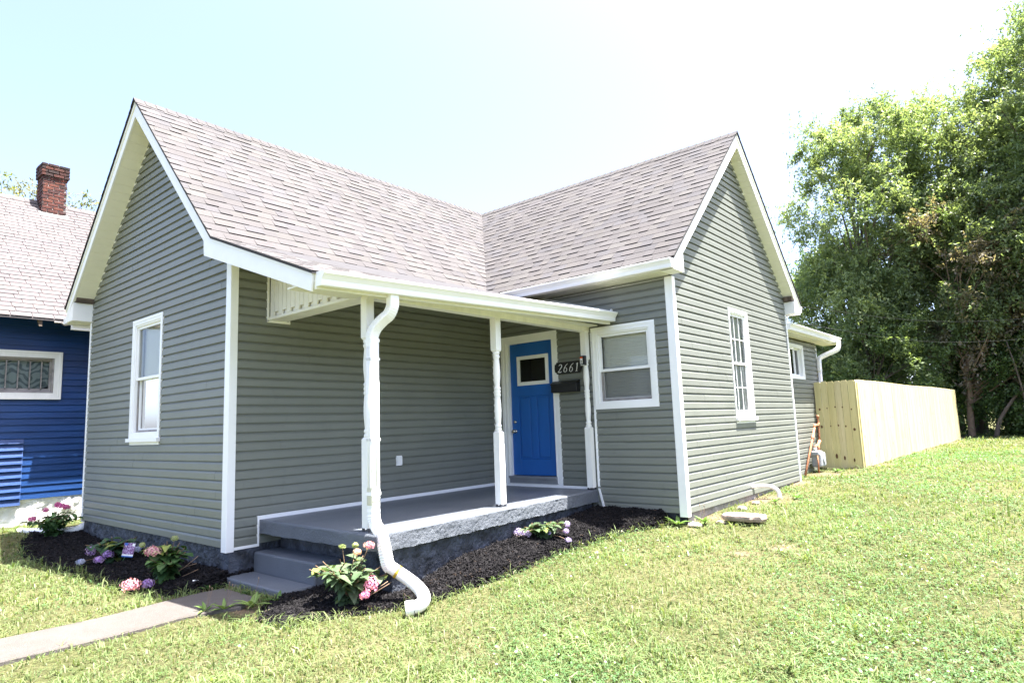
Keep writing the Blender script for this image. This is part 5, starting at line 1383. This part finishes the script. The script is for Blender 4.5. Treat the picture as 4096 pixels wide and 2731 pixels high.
# ------------------------------------------------------------------ hydrangeas
RH = Vector((0.766, 0.643, 0)); FH = Vector((-0.643, 0.766, 0)); ZZ = Vector((0, 0, 1))
def leaf_mesh(mb, p, d, up, ln, wd, col, droop=0.5, fold=0.25):
    d = d.normalized(); s = d.cross(up)
    if s.length < 0.05: s = d.cross(Vector((1, 0.3, 0)))
    s.normalize(); n = s.cross(d).normalized()
    st = [(0.0, 0.02), (0.15, 0.55), (0.38, 1.0), (0.62, 0.86), (0.84, 0.42), (1.0, 0.0)]
    rows = []
    for t, w in st:
        c = p + d * (ln * t) - n * (droop * ln * t * t * 0.6) ; lift = n * (fold * wd * w * 0.5)
        rows.append([c - s * (wd * w / 2) + lift, c, c + s * (wd * w / 2) + lift])
    mb.grid(rows, col, smooth=True)
def bloom(root, c, r, cols, n=70, flat=0.8, seed=0, stretch=(1, 1, 1)):
    rnd = random.Random(seed); mb = MB()
    for i in range(n):
        z = 1 - 1.75 * (i + 0.5) / n; a = i * 2.39996; q = math.sqrt(max(0, 1 - z * z))
        v = Vector((q * math.cos(a) * stretch[0], q * math.sin(a) * stretch[1], z * flat * stretch[2])) * r * rnd.uniform(0.74, 1.14)
        nn = v.normalized(); p = c + v; t1 = nn.cross(Vector((0.3, 0.2, 1))).normalized(); t2 = nn.cross(t1)
        ph = rnd.uniform(0, 1.57); s = rnd.uniform(0.010, 0.0145); col = rnd.choice(cols); k = rnd.uniform(0.8, 1.15); col = tuple(min(0.95, x * k) for x in col)
        for j in range(4):
            b = ph + j * math.pi / 2; e = t1 * math.cos(b) + t2 * math.sin(b); f = t1 * -math.sin(b) + t2 * math.cos(b)
            mb.face([p, p + e * s * 0.6 + f * s * 0.5 + nn * 0.002, p + e * s * 1.15 + nn * rnd.uniform(-.001, .005), p + e * s * 0.6 - f * s * 0.5 + nn * 0.002], col)
    mb.build('flower_head', M_PETAL, root, recalc=False)
PINK = [(0.55, 0.25, 0.33), (0.66, 0.38, 0.42), (0.48, 0.18, 0.28), (0.60, 0.45, 0.36)]
HOT = [(0.50, 0.07, 0.26), (0.60, 0.14, 0.36), (0.42, 0.06, 0.24)]
PURPLE = [(0.33, 0.20, 0.52), (0.42, 0.28, 0.60), (0.52, 0.38, 0.64), (0.26, 0.13, 0.42)]
LILAC = [(0.42, 0.34, 0.66), (0.55, 0.48, 0.74), (0.48, 0.40, 0.70)]
BLUEISH = [(0.30, 0.34, 0.55), (0.42, 0.44, 0.62)]
PALE = [(0.68, 0.50, 0.38), (0.62, 0.42, 0.36)]
BUD = [(0.26, 0.31, 0.12), (0.34, 0.36, 0.20)]
def hydrangea(base, label, R, Ht, nst, leaf, blooms, seed, cols=((0.045, 0.10, 0.030), (0.070, 0.135, 0.042), (0.035, 0.080, 0.026)), low=0.15, twigs=0, dens=7):
    rnd = random.Random(seed); x, y = base; z = float((HB_A if x < 0.5 else HB_B)(np.array([x]), np.array([y]))[0][0])
    root = empty('hydrangea', (x, y, z), label, 'plant', 'hydrangeas in the mulch beds')
    B = Vector((x, y, z)); lm = MB()
    for i in range(nst):
        a = 6.283 * i / nst + rnd.uniform(-0.4, 0.4); rr = R * rnd.uniform(0.25, 1.0); h = Ht * rnd.uniform(0.62, 1.0) * (1.08 - 0.3 * rr / R)
        tip = B + Vector((math.cos(a) * rr, math.sin(a) * rr, h)); mid = B.lerp(tip, 0.5) + Vector((-math.cos(a), -math.sin(a), 0.6)) * rr * 0.15
        path = smooth_path([B + Vector((rnd.uniform(-.03, .03), rnd.uniform(-.03, .03), -0.05)), mid, tip], 4)
        sm = MB(); sm.sweep(path, circ(0.0045, 5)); sm.build('stem', M_STEM, root)
        for k in range(dens):
            t = low + (1 - low) * (k + 0.5) / dens; p = path[min(len(path) - 1, int(t * (len(path) - 1)))]
            for s in (0, math.pi):
                b = a + k * 1.57 + s + rnd.uniform(-0.4, 0.4)
                d = Vector((math.cos(b), math.sin(b), rnd.uniform(-0.25, 0.45)))
                sz = leaf * 1.25 * rnd.uniform(0.6, 1.15); col = rnd.choice(cols); kk = rnd.uniform(0.8, 1.25)
                if rnd.random() < 0.07: col = (0.20, 0.24, 0.06)
                leaf_mesh(lm, p, d, Vector((0, 0, 1)), sz, sz * rnd.uniform(0.68, 0.84), tuple(c * kk for c in col), droop=rnd.uniform(0.3, 1.2), fold=rnd.uniform(0.1, 0.5))
    lm.build('foliage', M_HLEAF, root, recalc=False)
    for k, (a, b, c, r, cols_, *st) in enumerate(blooms):
        p = B + RH * a + ZZ * b + FH * c
        bloom(root, p, r * 0.9, cols_, n=int(26 + 6500 * r * r), seed=seed * 7 + k, stretch=st[0] if st else (1, 1, 1))
        q = B + (p - B) * 0.1
        sm = MB(); sm.sweep(smooth_path([B, (B + p) / 2 + ZZ * 0.03, p], 3), circ(0.004, 5)); sm.build('stem', M_STEM, root)
    for k in range(twigs):
        a = rnd.uniform(-0.6, 0.9); e = B + RH * math.cos(a) * R * 1.1 + FH * math.sin(a) * R + ZZ * Ht * rnd.uniform(0.1, 0.5)
        sm = MB(); sm.sweep(smooth_path([B, (B + e) / 2 + ZZ * rnd.uniform(-.02, .04), e], 3), circ(0.0035, 5)); sm.build('stem', M_TWIG, root)
    return root
M_STEM = mat_plain('hydrangea_stem', (0.14, 0.09, 0.05), 0.8, 0.3, 20)
hydrangea((-4.78, -0.33), 'leafy hydrangea with dark pink blooms in front of the white drain pipe', 0.42, 0.42, 22, 0.09,
          [(-0.32, 0.26, 0.0, 0.060, HOT, (1.3, 1, .7)), (-0.16, 0.38, 0.05, 0.045, HOT), (0.10, 0.44, 0.0, 0.065, HOT, (1.5, 1, .7)), (-0.02, 0.45, 0.1, 0.05, HOT), (0.20, 0.42, -0.02, 0.05, HOT)], 3, dens=7)
hydrangea((-2.05, -0.40), 'low hydrangea with purple blooms lying on the mulch under the tall window', 0.30, 0.30, 11, 0.105,
          [(-0.20, 0.14, -0.12, 0.060, PURPLE, (1, 1, 1.35)), (0.03, 0.10, -0.16, 0.066, PURPLE), (-0.05, 0.05, -0.20, 0.058, PURPLE, (1.3, 1, .9)), (-0.28, 0.03, -0.18, 0.050, BLUEISH, (1.3, 1, .8)), (0.28, 0.12, 0.0, 0.045, BLUEISH)], 5,
          cols=((0.030, 0.070, 0.035), (0.045, 0.095, 0.045)), dens=6)
hydrangea((-0.42, -0.44), 'bushy hydrangea with a pink bloom on top between the steps and the plant tag', 0.28, 0.44, 18, 0.105,
          [(-0.05, 0.34, -0.18, 0.082, PINK, (1.15, 1, .8)), (-0.19, 0.04, -0.30, 0.092, [(0.80, 0.42, 0.50), (0.72, 0.30, 0.42)], (1.25, 1, .9)), (-0.04, 0.04, -0.26, 0.058, PURPLE), (0.08, 0.43, 0.0, 0.036, BUD), (-0.25, 0.38, -0.02, 0.032, BUD)], 8, twigs=4, dens=7)
hydrangea((1.93, 0.16), 'pale leaved hydrangea with pink blooms in front of the steps beside the downspout', 0.34, 0.46, 26, 0.098,
          [(0.19, 0.51, -0.02, 0.055, PINK, (1.1, 1, .7)), (0.09, 0.46, -0.04, 0.036, PALE), (0.06, 0.51, 0.0, 0.026, BUD), (-0.06, 0.50, 0.02, 0.028, BUD, (1.2, 1, .5)), (0.23, 0.20, -0.14, 0.066, [(0.72, 0.24, 0.46), (0.80, 0.38, 0.56)], (0.9, 1, 1.4)), (0.18, 0.12, -0.16, 0.045, [(0.72, 0.24, 0.46), (0.80, 0.38, 0.56)])], 12,
          cols=((0.090, 0.135, 0.070), (0.120, 0.165, 0.090), (0.070, 0.112, 0.055)), twigs=5, dens=6)
hydrangea((2.18, 2.70), 'flattened hydrangea with pale lilac blooms on the mulch beside the porch slab', 0.33, 0.18, 24, 0.082,
          [(-0.30, 0.06, -0.04, 0.066, LILAC), (-0.20, 0.05, -0.05, 0.048, LILAC, (1.3, 1, .8)), (0.27, 0.13, 0.0, 0.036, LILAC, (1, 1, 1.4)), (0.25, 0.06, -0.03, 0.036, LILAC), (0.04, 0.06, -0.08, 0.030, LILAC), (0.26, -0.03, -0.10, 0.036, LILAC, (1.4, 1, .8))], 15,
          cols=((0.080, 0.125, 0.060), (0.065, 0.105, 0.050)), dens=5)
def build_tag():
    c = Vector((-1.86, -0.40, gz(-1.86, -0.4) + 0.02)); root = empty('plant_tag', c, 'plastic plant tag with a purple flower picture stuck in the mulch', 'plant tag')
    u = (RH + Vector((0, 0, -0.10))).normalized(); v = (ZZ + RH * 0.22).normalized(); n = -FH
    o = c + ZZ * 0.13 + RH * 0.02
    P = lambda a, b, d=0: o + u * a + v * b + n * d
    mb = MB(); mb.prism([P(0, 0), P(0.135, 0), P(0.135, 0.165), (P(0.02, 0.165)), P(0, 0.15)], tuple(n * -0.0012)); mb.build('card', M_VINYL, root)
    mb = MB(); mb.prism([P(0, 0.032, .0006), P(0.135, 0.032, .0006), P(0.135, 0.165, .0006), P(0, 0.165, .0006)], tuple(n * 0.0005))
    m, nt, b = nodes_of('printed_flowers'); vo = N(nt, 'ShaderNodeTexVoronoi'); vo.inputs['Scale'].default_value = 70
    tc = N(nt, 'ShaderNodeTexCoord'); nt.links.new(tc.outputs['Object'], vo.inputs['Vector'])
    rr = ramp(nt, vo.outputs['Distance'], [(0.2, (0.62, 0.5, 0.75)), (0.6, (0.16, 0.05, 0.20))]); nt.links.new(rr.outputs['Color'], b.inputs['Base Color']); b.inputs['Roughness'].default_value = 0.3
    mb.build('flower_picture', m, root)
    mb = MB(); mb.prism([P(0.01, 0.135, .0014), P(0.045, 0.135, .0014), P(0.045, 0.163, .0014), P(0.01, 0.163, .0014)], tuple(n * 0.0005)); mb.prism([P(0, 0, .0006), P(0.135, 0, .0006), P(0.135, 0.012, .0006), P(0, 0.012, .0006)], tuple(n * 0.0005)); mb.build('blue_print', mat_plain('blue_print', (0.03, 0.12, 0.45), 0.4), root)
    mb = MB(); mb.prism([P(0.10, 0.13, .0014), P(0.130, 0.13, .0014), P(0.130, 0.16, .0014), P(0.10, 0.16, .0014)], tuple(n * 0.0005)); mb.build('white_corner', M_VINYL, root)
    mb = MB(); mb.sweep([c - ZZ * 0.04 - RH * 0.03, P(0.05, 0.02, -0.003)], circ(0.003, 6)); mb.build('stake', mat_plain('green_stake', (0.04, 0.12, 0.04), 0.5), root)
build_tag()

# weeds by the path end and along the house
def weed(x, y, label, n=9, s=0.10, seed=1, col=(0.12, 0.20, 0.05), stalks=0):
    rnd = random.Random(seed); z = gz(x, y) + 0.01; root = empty('weed', (x, y, z), label, 'weed', 'weeds along the path and walls')
    mb = MB()
    for i in range(n):
        a = 6.283 * i / n + rnd.uniform(-.4, .4); d = Vector((math.cos(a), math.sin(a), rnd.uniform(0.5, 1.6)))
        ln = s * rnd.uniform(0.7, 1.3); k = rnd.uniform(0.8, 1.2)
        leaf_mesh(mb, Vector((x, y, z)), d, ZZ, ln, ln * 0.26, tuple(c * k for c in col), droop=rnd.uniform(0.4, 1.0), fold=0.5)
    mb.build('leaves', M_HLEAF, root, recalc=False)
    for i in range(stalks):
        e = Vector((x + rnd.uniform(-.05, .05), y + rnd.uniform(-.05, .05), z + s * rnd.uniform(1.4, 2.2)))
        sm = MB(); sm.sweep([(x, y, z), tuple(e)], circ(0.0015, 4)); sm.sweep([tuple(e), tuple(e + ZZ * 0.025)], circ(0.004, 5)); sm.build('seed_stalk', M_TWIG, root)
weed(1.10, -0.55, 'broad leaved weed at the right edge of the path end', 8, 0.13, 2, (0.14, 0.22, 0.06), 2)
weed(1.22, -0.36, 'upright pale weed in front of the lowest step corner', 7, 0.16, 3, (0.16, 0.24, 0.07), 1)
weed(0.98, -0.66, 'small weed leaning over the right edge of the path', 7, 0.10, 4, (0.12, 0.2, 0.05), 2)
weed(0.75, -0.17, 'dark green weed growing at the foot of the lowest step', 9, 0.07, 5, (0.05, 0.11, 0.03))
weed(0.18, -0.26, 'shaded weed between the path end and the mulch', 9, 0.09, 6, (0.05, 0.11, 0.03))
weed(1.28, -0.14, 'weed at the right foot of the lowest step', 7, 0.12, 7, (0.08, 0.15, 0.04))
weed(3.38, 4.42, 'leafy weed beside the right corner post of the house', 12, 0.13, 8, (0.11, 0.20, 0.05), 2)
weed(3.12, 4.22, 'grassy weed in front of the right corner post', 14, 0.16, 9, (0.13, 0.22, 0.06))
weed(3.62, 6.35, 'weed in the bare soil under the elbow pipe', 12, 0.12, 10, (0.11, 0.19, 0.05))
weed(3.75, 6.95, 'weed tuft on the lawn beyond the elbow pipe', 12, 0.13, 11, (0.10, 0.2, 0.05))
weed(3.42, 10.75, 'weed tuft beside the gas meter', 10, 0.12, 12, (0.10, 0.2, 0.05))

# ------------------------------------------------------------------ trees
def tree(name, label, cat, base, trunk_h, clumps, n_clump, n_twig, n_leaf, leaf, cols, seed, group=None, trunk_r=0.22, clump_r=1.1, droop=0.5, limbs=True, aspect=0.5, bark=None):
    """clumps: list of crown ellipsoids (cx, cy, cz, rx, ry, rz) relative to the base"""
    rng = np.random.default_rng(seed); bx, by = base; bz = gz(bx, by)
    root = empty(name, (bx, by, bz), label, cat, group)
    tot = sum(c[3] * c[5] for c in clumps); C = []
    for c in clumps:
        k = max(3, int(n_clump * c[3] * c[5] / tot))
        v = rng.normal(size=(k, 3)); v /= np.linalg.norm(v, axis=1)[:, None]
        rad = rng.uniform(0.45, 1.0, k) ** 0.6
        C.append(np.array(c[:3]) + v * rad[:, None] * np.array(c[3:]) * (1 + rng.normal(0, 0.06, (k, 1))))
    C = np.concatenate(C); nc = len(C); C[:, 2] = np.maximum(C[:, 2], 0.3)
    cen = np.array([0, 0, np.mean([c[2] for c in clumps])])
    out = C - cen; out /= np.linalg.norm(out, axis=1)[:, None] + 1e-6
    # twigs
    r = clump_r * rng.uniform(0.6, 1.25, nc)
    T = np.repeat(C, n_twig, 0) + rng.normal(0, 0.28, (nc * n_twig, 3)) * np.repeat(r, n_twig)[:, None]
    d = rng.normal(size=(nc * n_twig, 3)) * 0.8 + np.repeat(out, n_twig, 0) * 0.9; d[:, 2] += 0.25
    d /= np.linalg.norm(d, axis=1)[:, None]
    ln = np.repeat(r, n_twig) * rng.uniform(0.45, 1.0, nc * n_twig)
    t = np.tile((np.arange(n_leaf) + 0.5) / n_leaf, nc * n_twig)
    Tn = np.repeat(T, n_leaf, 0); dn = np.repeat(d, n_leaf, 0); lnn = np.repeat(ln, n_leaf)
    stray = np.repeat(rng.random(nc * n_twig) < 0.06, n_leaf); lnn = np.where(stray, lnn * 2.0, lnn); P = Tn + dn * (lnn * t)[:, None]; P[:, 2] -= droop * lnn * t * t * 0.6
    P += rng.normal(0, 0.035, P.shape); P[:, 2] = np.maximum(P[:, 2], 0.05)
    n = len(P)
    ld = dn * 0.5 + rng.normal(0, 0.7, (n, 3)); ld[:, 2] -= 0.35; ld /= np.linalg.norm(ld, axis=1)[:, None]
    nr = rng.normal(0, 0.55, (n, 3)); nr[:, 2] += 0.8; sd = np.cross(ld, nr); sd /= np.linalg.norm(sd, axis=1)[:, None] + 1e-6
    s = leaf * rng.uniform(0.6, 1.25, n)
    V = np.stack([P, P + ld * (s * 0.45)[:, None] + sd * (s * aspect * 0.5)[:, None], P + ld * s[:, None], P + ld * (s * 0.45)[:, None] - sd * (s * aspect * 0.5)[:, None]], 1).reshape(-1, 3)
    cols = np.array(cols); cc = cols[rng.integers(0, len(cols), nc)]
    cc = np.repeat(np.repeat(cc, n_twig, 0), n_leaf, 0) * rng.uniform(0.75, 1.3, n)[:, None]
    F = np.arange(n * 4)
    np_mesh('crown', V, F, 4, np.repeat(cc, 4, 0), M_CROWN, parent=root)
    # trunk and limbs
    mb = MB(); top = max(c[2] for c in clumps)
    rnd = random.Random(seed)
    k = 7; path = [Vector((bx + rnd.uniform(-.12, .12) * i * 0.5, by + rnd.uniform(-.12, .12) * i * 0.5, bz - 0.2 + (top + 0.2) * i / k)) for i in range(k + 1)]
    mb.sweep(smooth_path(path, 3), circ(trunk_r, 9), scale=[1.25 - 1.1 * i / (k * 3) for i in range(k * 3 + 1)])
    tm = mb.build('trunk', bark or M_BARK, root)
    if limbs:
        mb = MB(); idx = rng.permutation(nc)[:min(nc, 46)]
        for i in idx:
            e = Vector(C[i]) + Vector((bx, by, bz)); h = min(top * 0.85, max(trunk_h * 0.7, C[i][2] * rnd.uniform(0.45, 0.75))) / top
            a = path[0].lerp(path[-1], h); m_ = a.lerp(e, 0.5) + Vector((rnd.uniform(-.3, .3), rnd.uniform(-.3, .3), rnd.uniform(-0.1, 0.5)))
            pp = smooth_path([a, m_, e], 4); r0 = 0.30 * trunk_r
            mb.sweep(pp, circ(r0, 5), scale=[1.0 - 0.8 * j / (len(pp) - 1) for j in range(len(pp))], cap=False)
        mb.build('limbs', bark or M_BARK, tm)
    return root
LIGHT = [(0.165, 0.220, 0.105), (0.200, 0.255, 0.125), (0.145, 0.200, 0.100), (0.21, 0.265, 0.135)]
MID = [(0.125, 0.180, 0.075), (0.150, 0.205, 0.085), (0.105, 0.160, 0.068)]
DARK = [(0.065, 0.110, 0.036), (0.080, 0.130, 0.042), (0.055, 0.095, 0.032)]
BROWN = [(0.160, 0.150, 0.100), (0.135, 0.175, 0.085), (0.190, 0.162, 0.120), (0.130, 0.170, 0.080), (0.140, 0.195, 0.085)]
TG = 'trees beyond the fence'
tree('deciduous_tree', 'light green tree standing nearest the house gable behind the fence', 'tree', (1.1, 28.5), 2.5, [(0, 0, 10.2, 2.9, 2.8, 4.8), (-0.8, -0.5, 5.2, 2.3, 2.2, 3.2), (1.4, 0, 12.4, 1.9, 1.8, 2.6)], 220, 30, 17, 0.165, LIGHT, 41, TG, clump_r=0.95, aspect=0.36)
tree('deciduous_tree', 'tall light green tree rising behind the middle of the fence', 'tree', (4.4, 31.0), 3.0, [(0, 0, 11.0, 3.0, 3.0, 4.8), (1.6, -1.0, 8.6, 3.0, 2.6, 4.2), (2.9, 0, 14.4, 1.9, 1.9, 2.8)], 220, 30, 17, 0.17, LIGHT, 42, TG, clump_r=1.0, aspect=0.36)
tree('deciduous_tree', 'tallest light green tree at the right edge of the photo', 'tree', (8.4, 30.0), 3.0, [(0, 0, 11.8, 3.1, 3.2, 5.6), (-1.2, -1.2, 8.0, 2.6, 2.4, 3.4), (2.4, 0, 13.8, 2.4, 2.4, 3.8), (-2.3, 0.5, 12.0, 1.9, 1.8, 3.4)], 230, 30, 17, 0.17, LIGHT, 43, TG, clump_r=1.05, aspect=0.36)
tree('deciduous_tree', 'big tree mostly cut off by the right edge behind the tallest crown', 'tree', (12.8, 30.0), 3.0, [(0, 0, 11.5, 3.6, 3.4, 6.8)], 90, 18, 14, 0.22, LIGHT, 44, TG, clump_r=1.2)
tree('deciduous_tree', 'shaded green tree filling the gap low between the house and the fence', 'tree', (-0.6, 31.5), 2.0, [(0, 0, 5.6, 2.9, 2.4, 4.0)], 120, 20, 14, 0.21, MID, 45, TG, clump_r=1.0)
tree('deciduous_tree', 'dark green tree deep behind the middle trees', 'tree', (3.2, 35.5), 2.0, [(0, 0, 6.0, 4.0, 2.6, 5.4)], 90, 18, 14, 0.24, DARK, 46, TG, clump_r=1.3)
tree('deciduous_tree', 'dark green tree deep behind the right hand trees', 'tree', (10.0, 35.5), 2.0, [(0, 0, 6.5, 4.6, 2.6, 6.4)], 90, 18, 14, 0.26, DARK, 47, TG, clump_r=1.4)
tree('vine_covered_tree', 'tree draped with brown dead vines over the middle of the fence', 'tree', (4.3, 27.9), 2.0, [(0, 0, 6.6, 2.6, 1.6, 3.2), (1.2, 0.3, 4.4, 2.6, 1.6, 3.2)], 170, 22, 16, 0.15, BROWN, 48, TG, clump_r=0.85, aspect=0.42, bark=M_TWIG, trunk_r=0.11)
tree('vine_covered_tree', 'brownish vine draped tree above the right hand thicket', 'tree', (7.6, 28.1), 2.0, [(0, 0, 7.2, 2.3, 1.6, 2.8)], 110, 22, 16, 0.15, BROWN, 49, TG, clump_r=0.85, aspect=0.42, bark=M_TWIG, trunk_r=0.11)
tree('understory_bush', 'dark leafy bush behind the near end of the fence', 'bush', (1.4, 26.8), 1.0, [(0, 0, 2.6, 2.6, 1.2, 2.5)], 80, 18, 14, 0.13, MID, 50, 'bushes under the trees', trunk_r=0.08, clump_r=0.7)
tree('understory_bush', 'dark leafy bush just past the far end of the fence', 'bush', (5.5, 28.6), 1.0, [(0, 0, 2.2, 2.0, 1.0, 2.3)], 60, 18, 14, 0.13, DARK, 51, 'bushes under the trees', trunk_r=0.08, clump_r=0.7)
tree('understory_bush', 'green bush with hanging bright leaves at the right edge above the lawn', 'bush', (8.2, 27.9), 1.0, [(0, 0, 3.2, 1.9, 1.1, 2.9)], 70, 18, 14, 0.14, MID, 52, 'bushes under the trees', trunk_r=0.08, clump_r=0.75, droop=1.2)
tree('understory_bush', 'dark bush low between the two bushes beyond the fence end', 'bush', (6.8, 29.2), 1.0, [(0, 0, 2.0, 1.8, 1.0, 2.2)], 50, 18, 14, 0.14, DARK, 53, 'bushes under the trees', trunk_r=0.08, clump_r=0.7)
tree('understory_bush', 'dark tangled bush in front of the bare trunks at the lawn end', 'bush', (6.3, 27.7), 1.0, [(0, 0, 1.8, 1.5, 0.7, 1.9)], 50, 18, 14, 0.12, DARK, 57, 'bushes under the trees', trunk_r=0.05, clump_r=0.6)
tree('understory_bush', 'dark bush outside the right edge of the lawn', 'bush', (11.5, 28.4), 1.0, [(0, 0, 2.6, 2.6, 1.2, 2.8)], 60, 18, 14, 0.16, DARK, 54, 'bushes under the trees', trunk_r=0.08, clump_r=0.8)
SPARSE = [(0.10, 0.115, 0.035), (0.13, 0.135, 0.05), (0.15, 0.14, 0.06)]
tree('airy_tree', 'thin airy tree crown showing over the roof right of the chimney', 'tree', (-23.5, 6.8), 6.0, [(0.6, 0.9, 10.2, 1.3, 1.6, 1.3)], 30, 9, 9, 0.17, SPARSE, 55, 'trees behind the blue house', trunk_r=0.12, clump_r=0.8, aspect=0.35)
tree('airy_tree', 'thin airy tree crown showing over the roof left of the chimney', 'tree', (-26.5, 3.6), 6.0, [(0, 0.2, 11.2, 2.4, 2.6, 1.4)], 46, 9, 9, 0.18, SPARSE, 56, 'trees behind the blue house', trunk_r=0.12, clump_r=0.8, aspect=0.35)
def far_wood():
    rng = np.random.default_rng(77); n = 52000
    seg = rng.integers(0, 3, n); t = rng.random(n)
    x = np.where(seg == 0, -110 + 240 * t, np.where(seg == 1, -95 + 12 * rng.random(n), 95 - 12 * rng.random(n)))
    y = np.where(seg == 0, 78 + rng.random(n) * 8, np.where(seg == 1, -22 + 110 * t, -60 + 150 * t))
    top = np.where(seg == 1, 0.35, 1.0) * (9 + 3 * np.sin(x * 0.21 + 1) + 2.5 * np.sin(y * 0.17 + x * 0.05) + 1.5 * np.sin(x * 0.9))
    z = rng.random(n) ** 0.8 * top
    P = np.stack([x, y, z], 1); a = rng.normal(size=(n, 3)); a /= np.linalg.norm(a, axis=1)[:, None]; b = np.cross(a, rng.normal(size=(n, 3))); b /= np.linalg.norm(b, axis=1)[:, None]
    s = rng.uniform(0.5, 1.0, n)[:, None]
    V = np.stack([P - a * s, P + b * s * 0.6, P + a * s, P - b * s * 0.6], 1).reshape(-1, 3)
    c = np.array([0.06, 0.10, 0.032]) * rng.uniform(0.6, 1.4, n)[:, None]
    o = np_mesh('far_wood', V, np.arange(n * 4), 4, np.repeat(c, 4, 0), M_CROWN)
    tag(o, 'far belt of trees closing the view on all sides', 'wood', kind='stuff')
far_wood()
# leaning dead stems under the right hand trees
def snag(pts, r, lb):
    mb = MB(); p = smooth_path(pts, 4); mb.sweep(p, circ(r, 7), scale=[1 - 0.6 * i / (len(p) - 1) for i in range(len(p))])
    tag(mb.build('dead_branch', M_BARK), lb, 'branch', 'dead branches under the trees')
snag([(5.1, 27.1, 0.0), (5.3, 27.1, 0.7), (5.8, 27.15, 1.5), (6.2, 27.2, 2.0)], 0.09, 'thick leaning dead branch at the edge of the lawn')
snag([(6.1, 27.0, 0.0), (6.12, 27.0, 1.2), (6.0, 27.0, 2.4), (5.8, 27.1, 3.6)], 0.05, 'upright grey stem behind the leaning branch')
snag([(6.2, 27.0, 0.0), (6.6, 27.0, 1.3), (6.4, 27.0, 2.2), (6.3, 27.0, 2.9)], 0.035, 'thin curved stem at the right of the leaning branch')

def cable(pts, lb):
    mb = MB(); mb.sweep(smooth_path(pts, 8), circ(0.0035, 5)); tag(mb.build('utility_cable', M_BLACK), lb, 'cable', 'cables to the rear of the house')
cable([(2.6, 9.4, 3.45), (5.2, 16.0, 3.35), (9.0, 26.5, 4.3)], 'upper thin black service cable running from the rear eave into the trees')
cable([(2.6, 9.5, 3.15), (5.0, 16.0, 2.85), (8.8, 26.4, 3.6)], 'lower thin black service cable running from the rear eave into the trees')
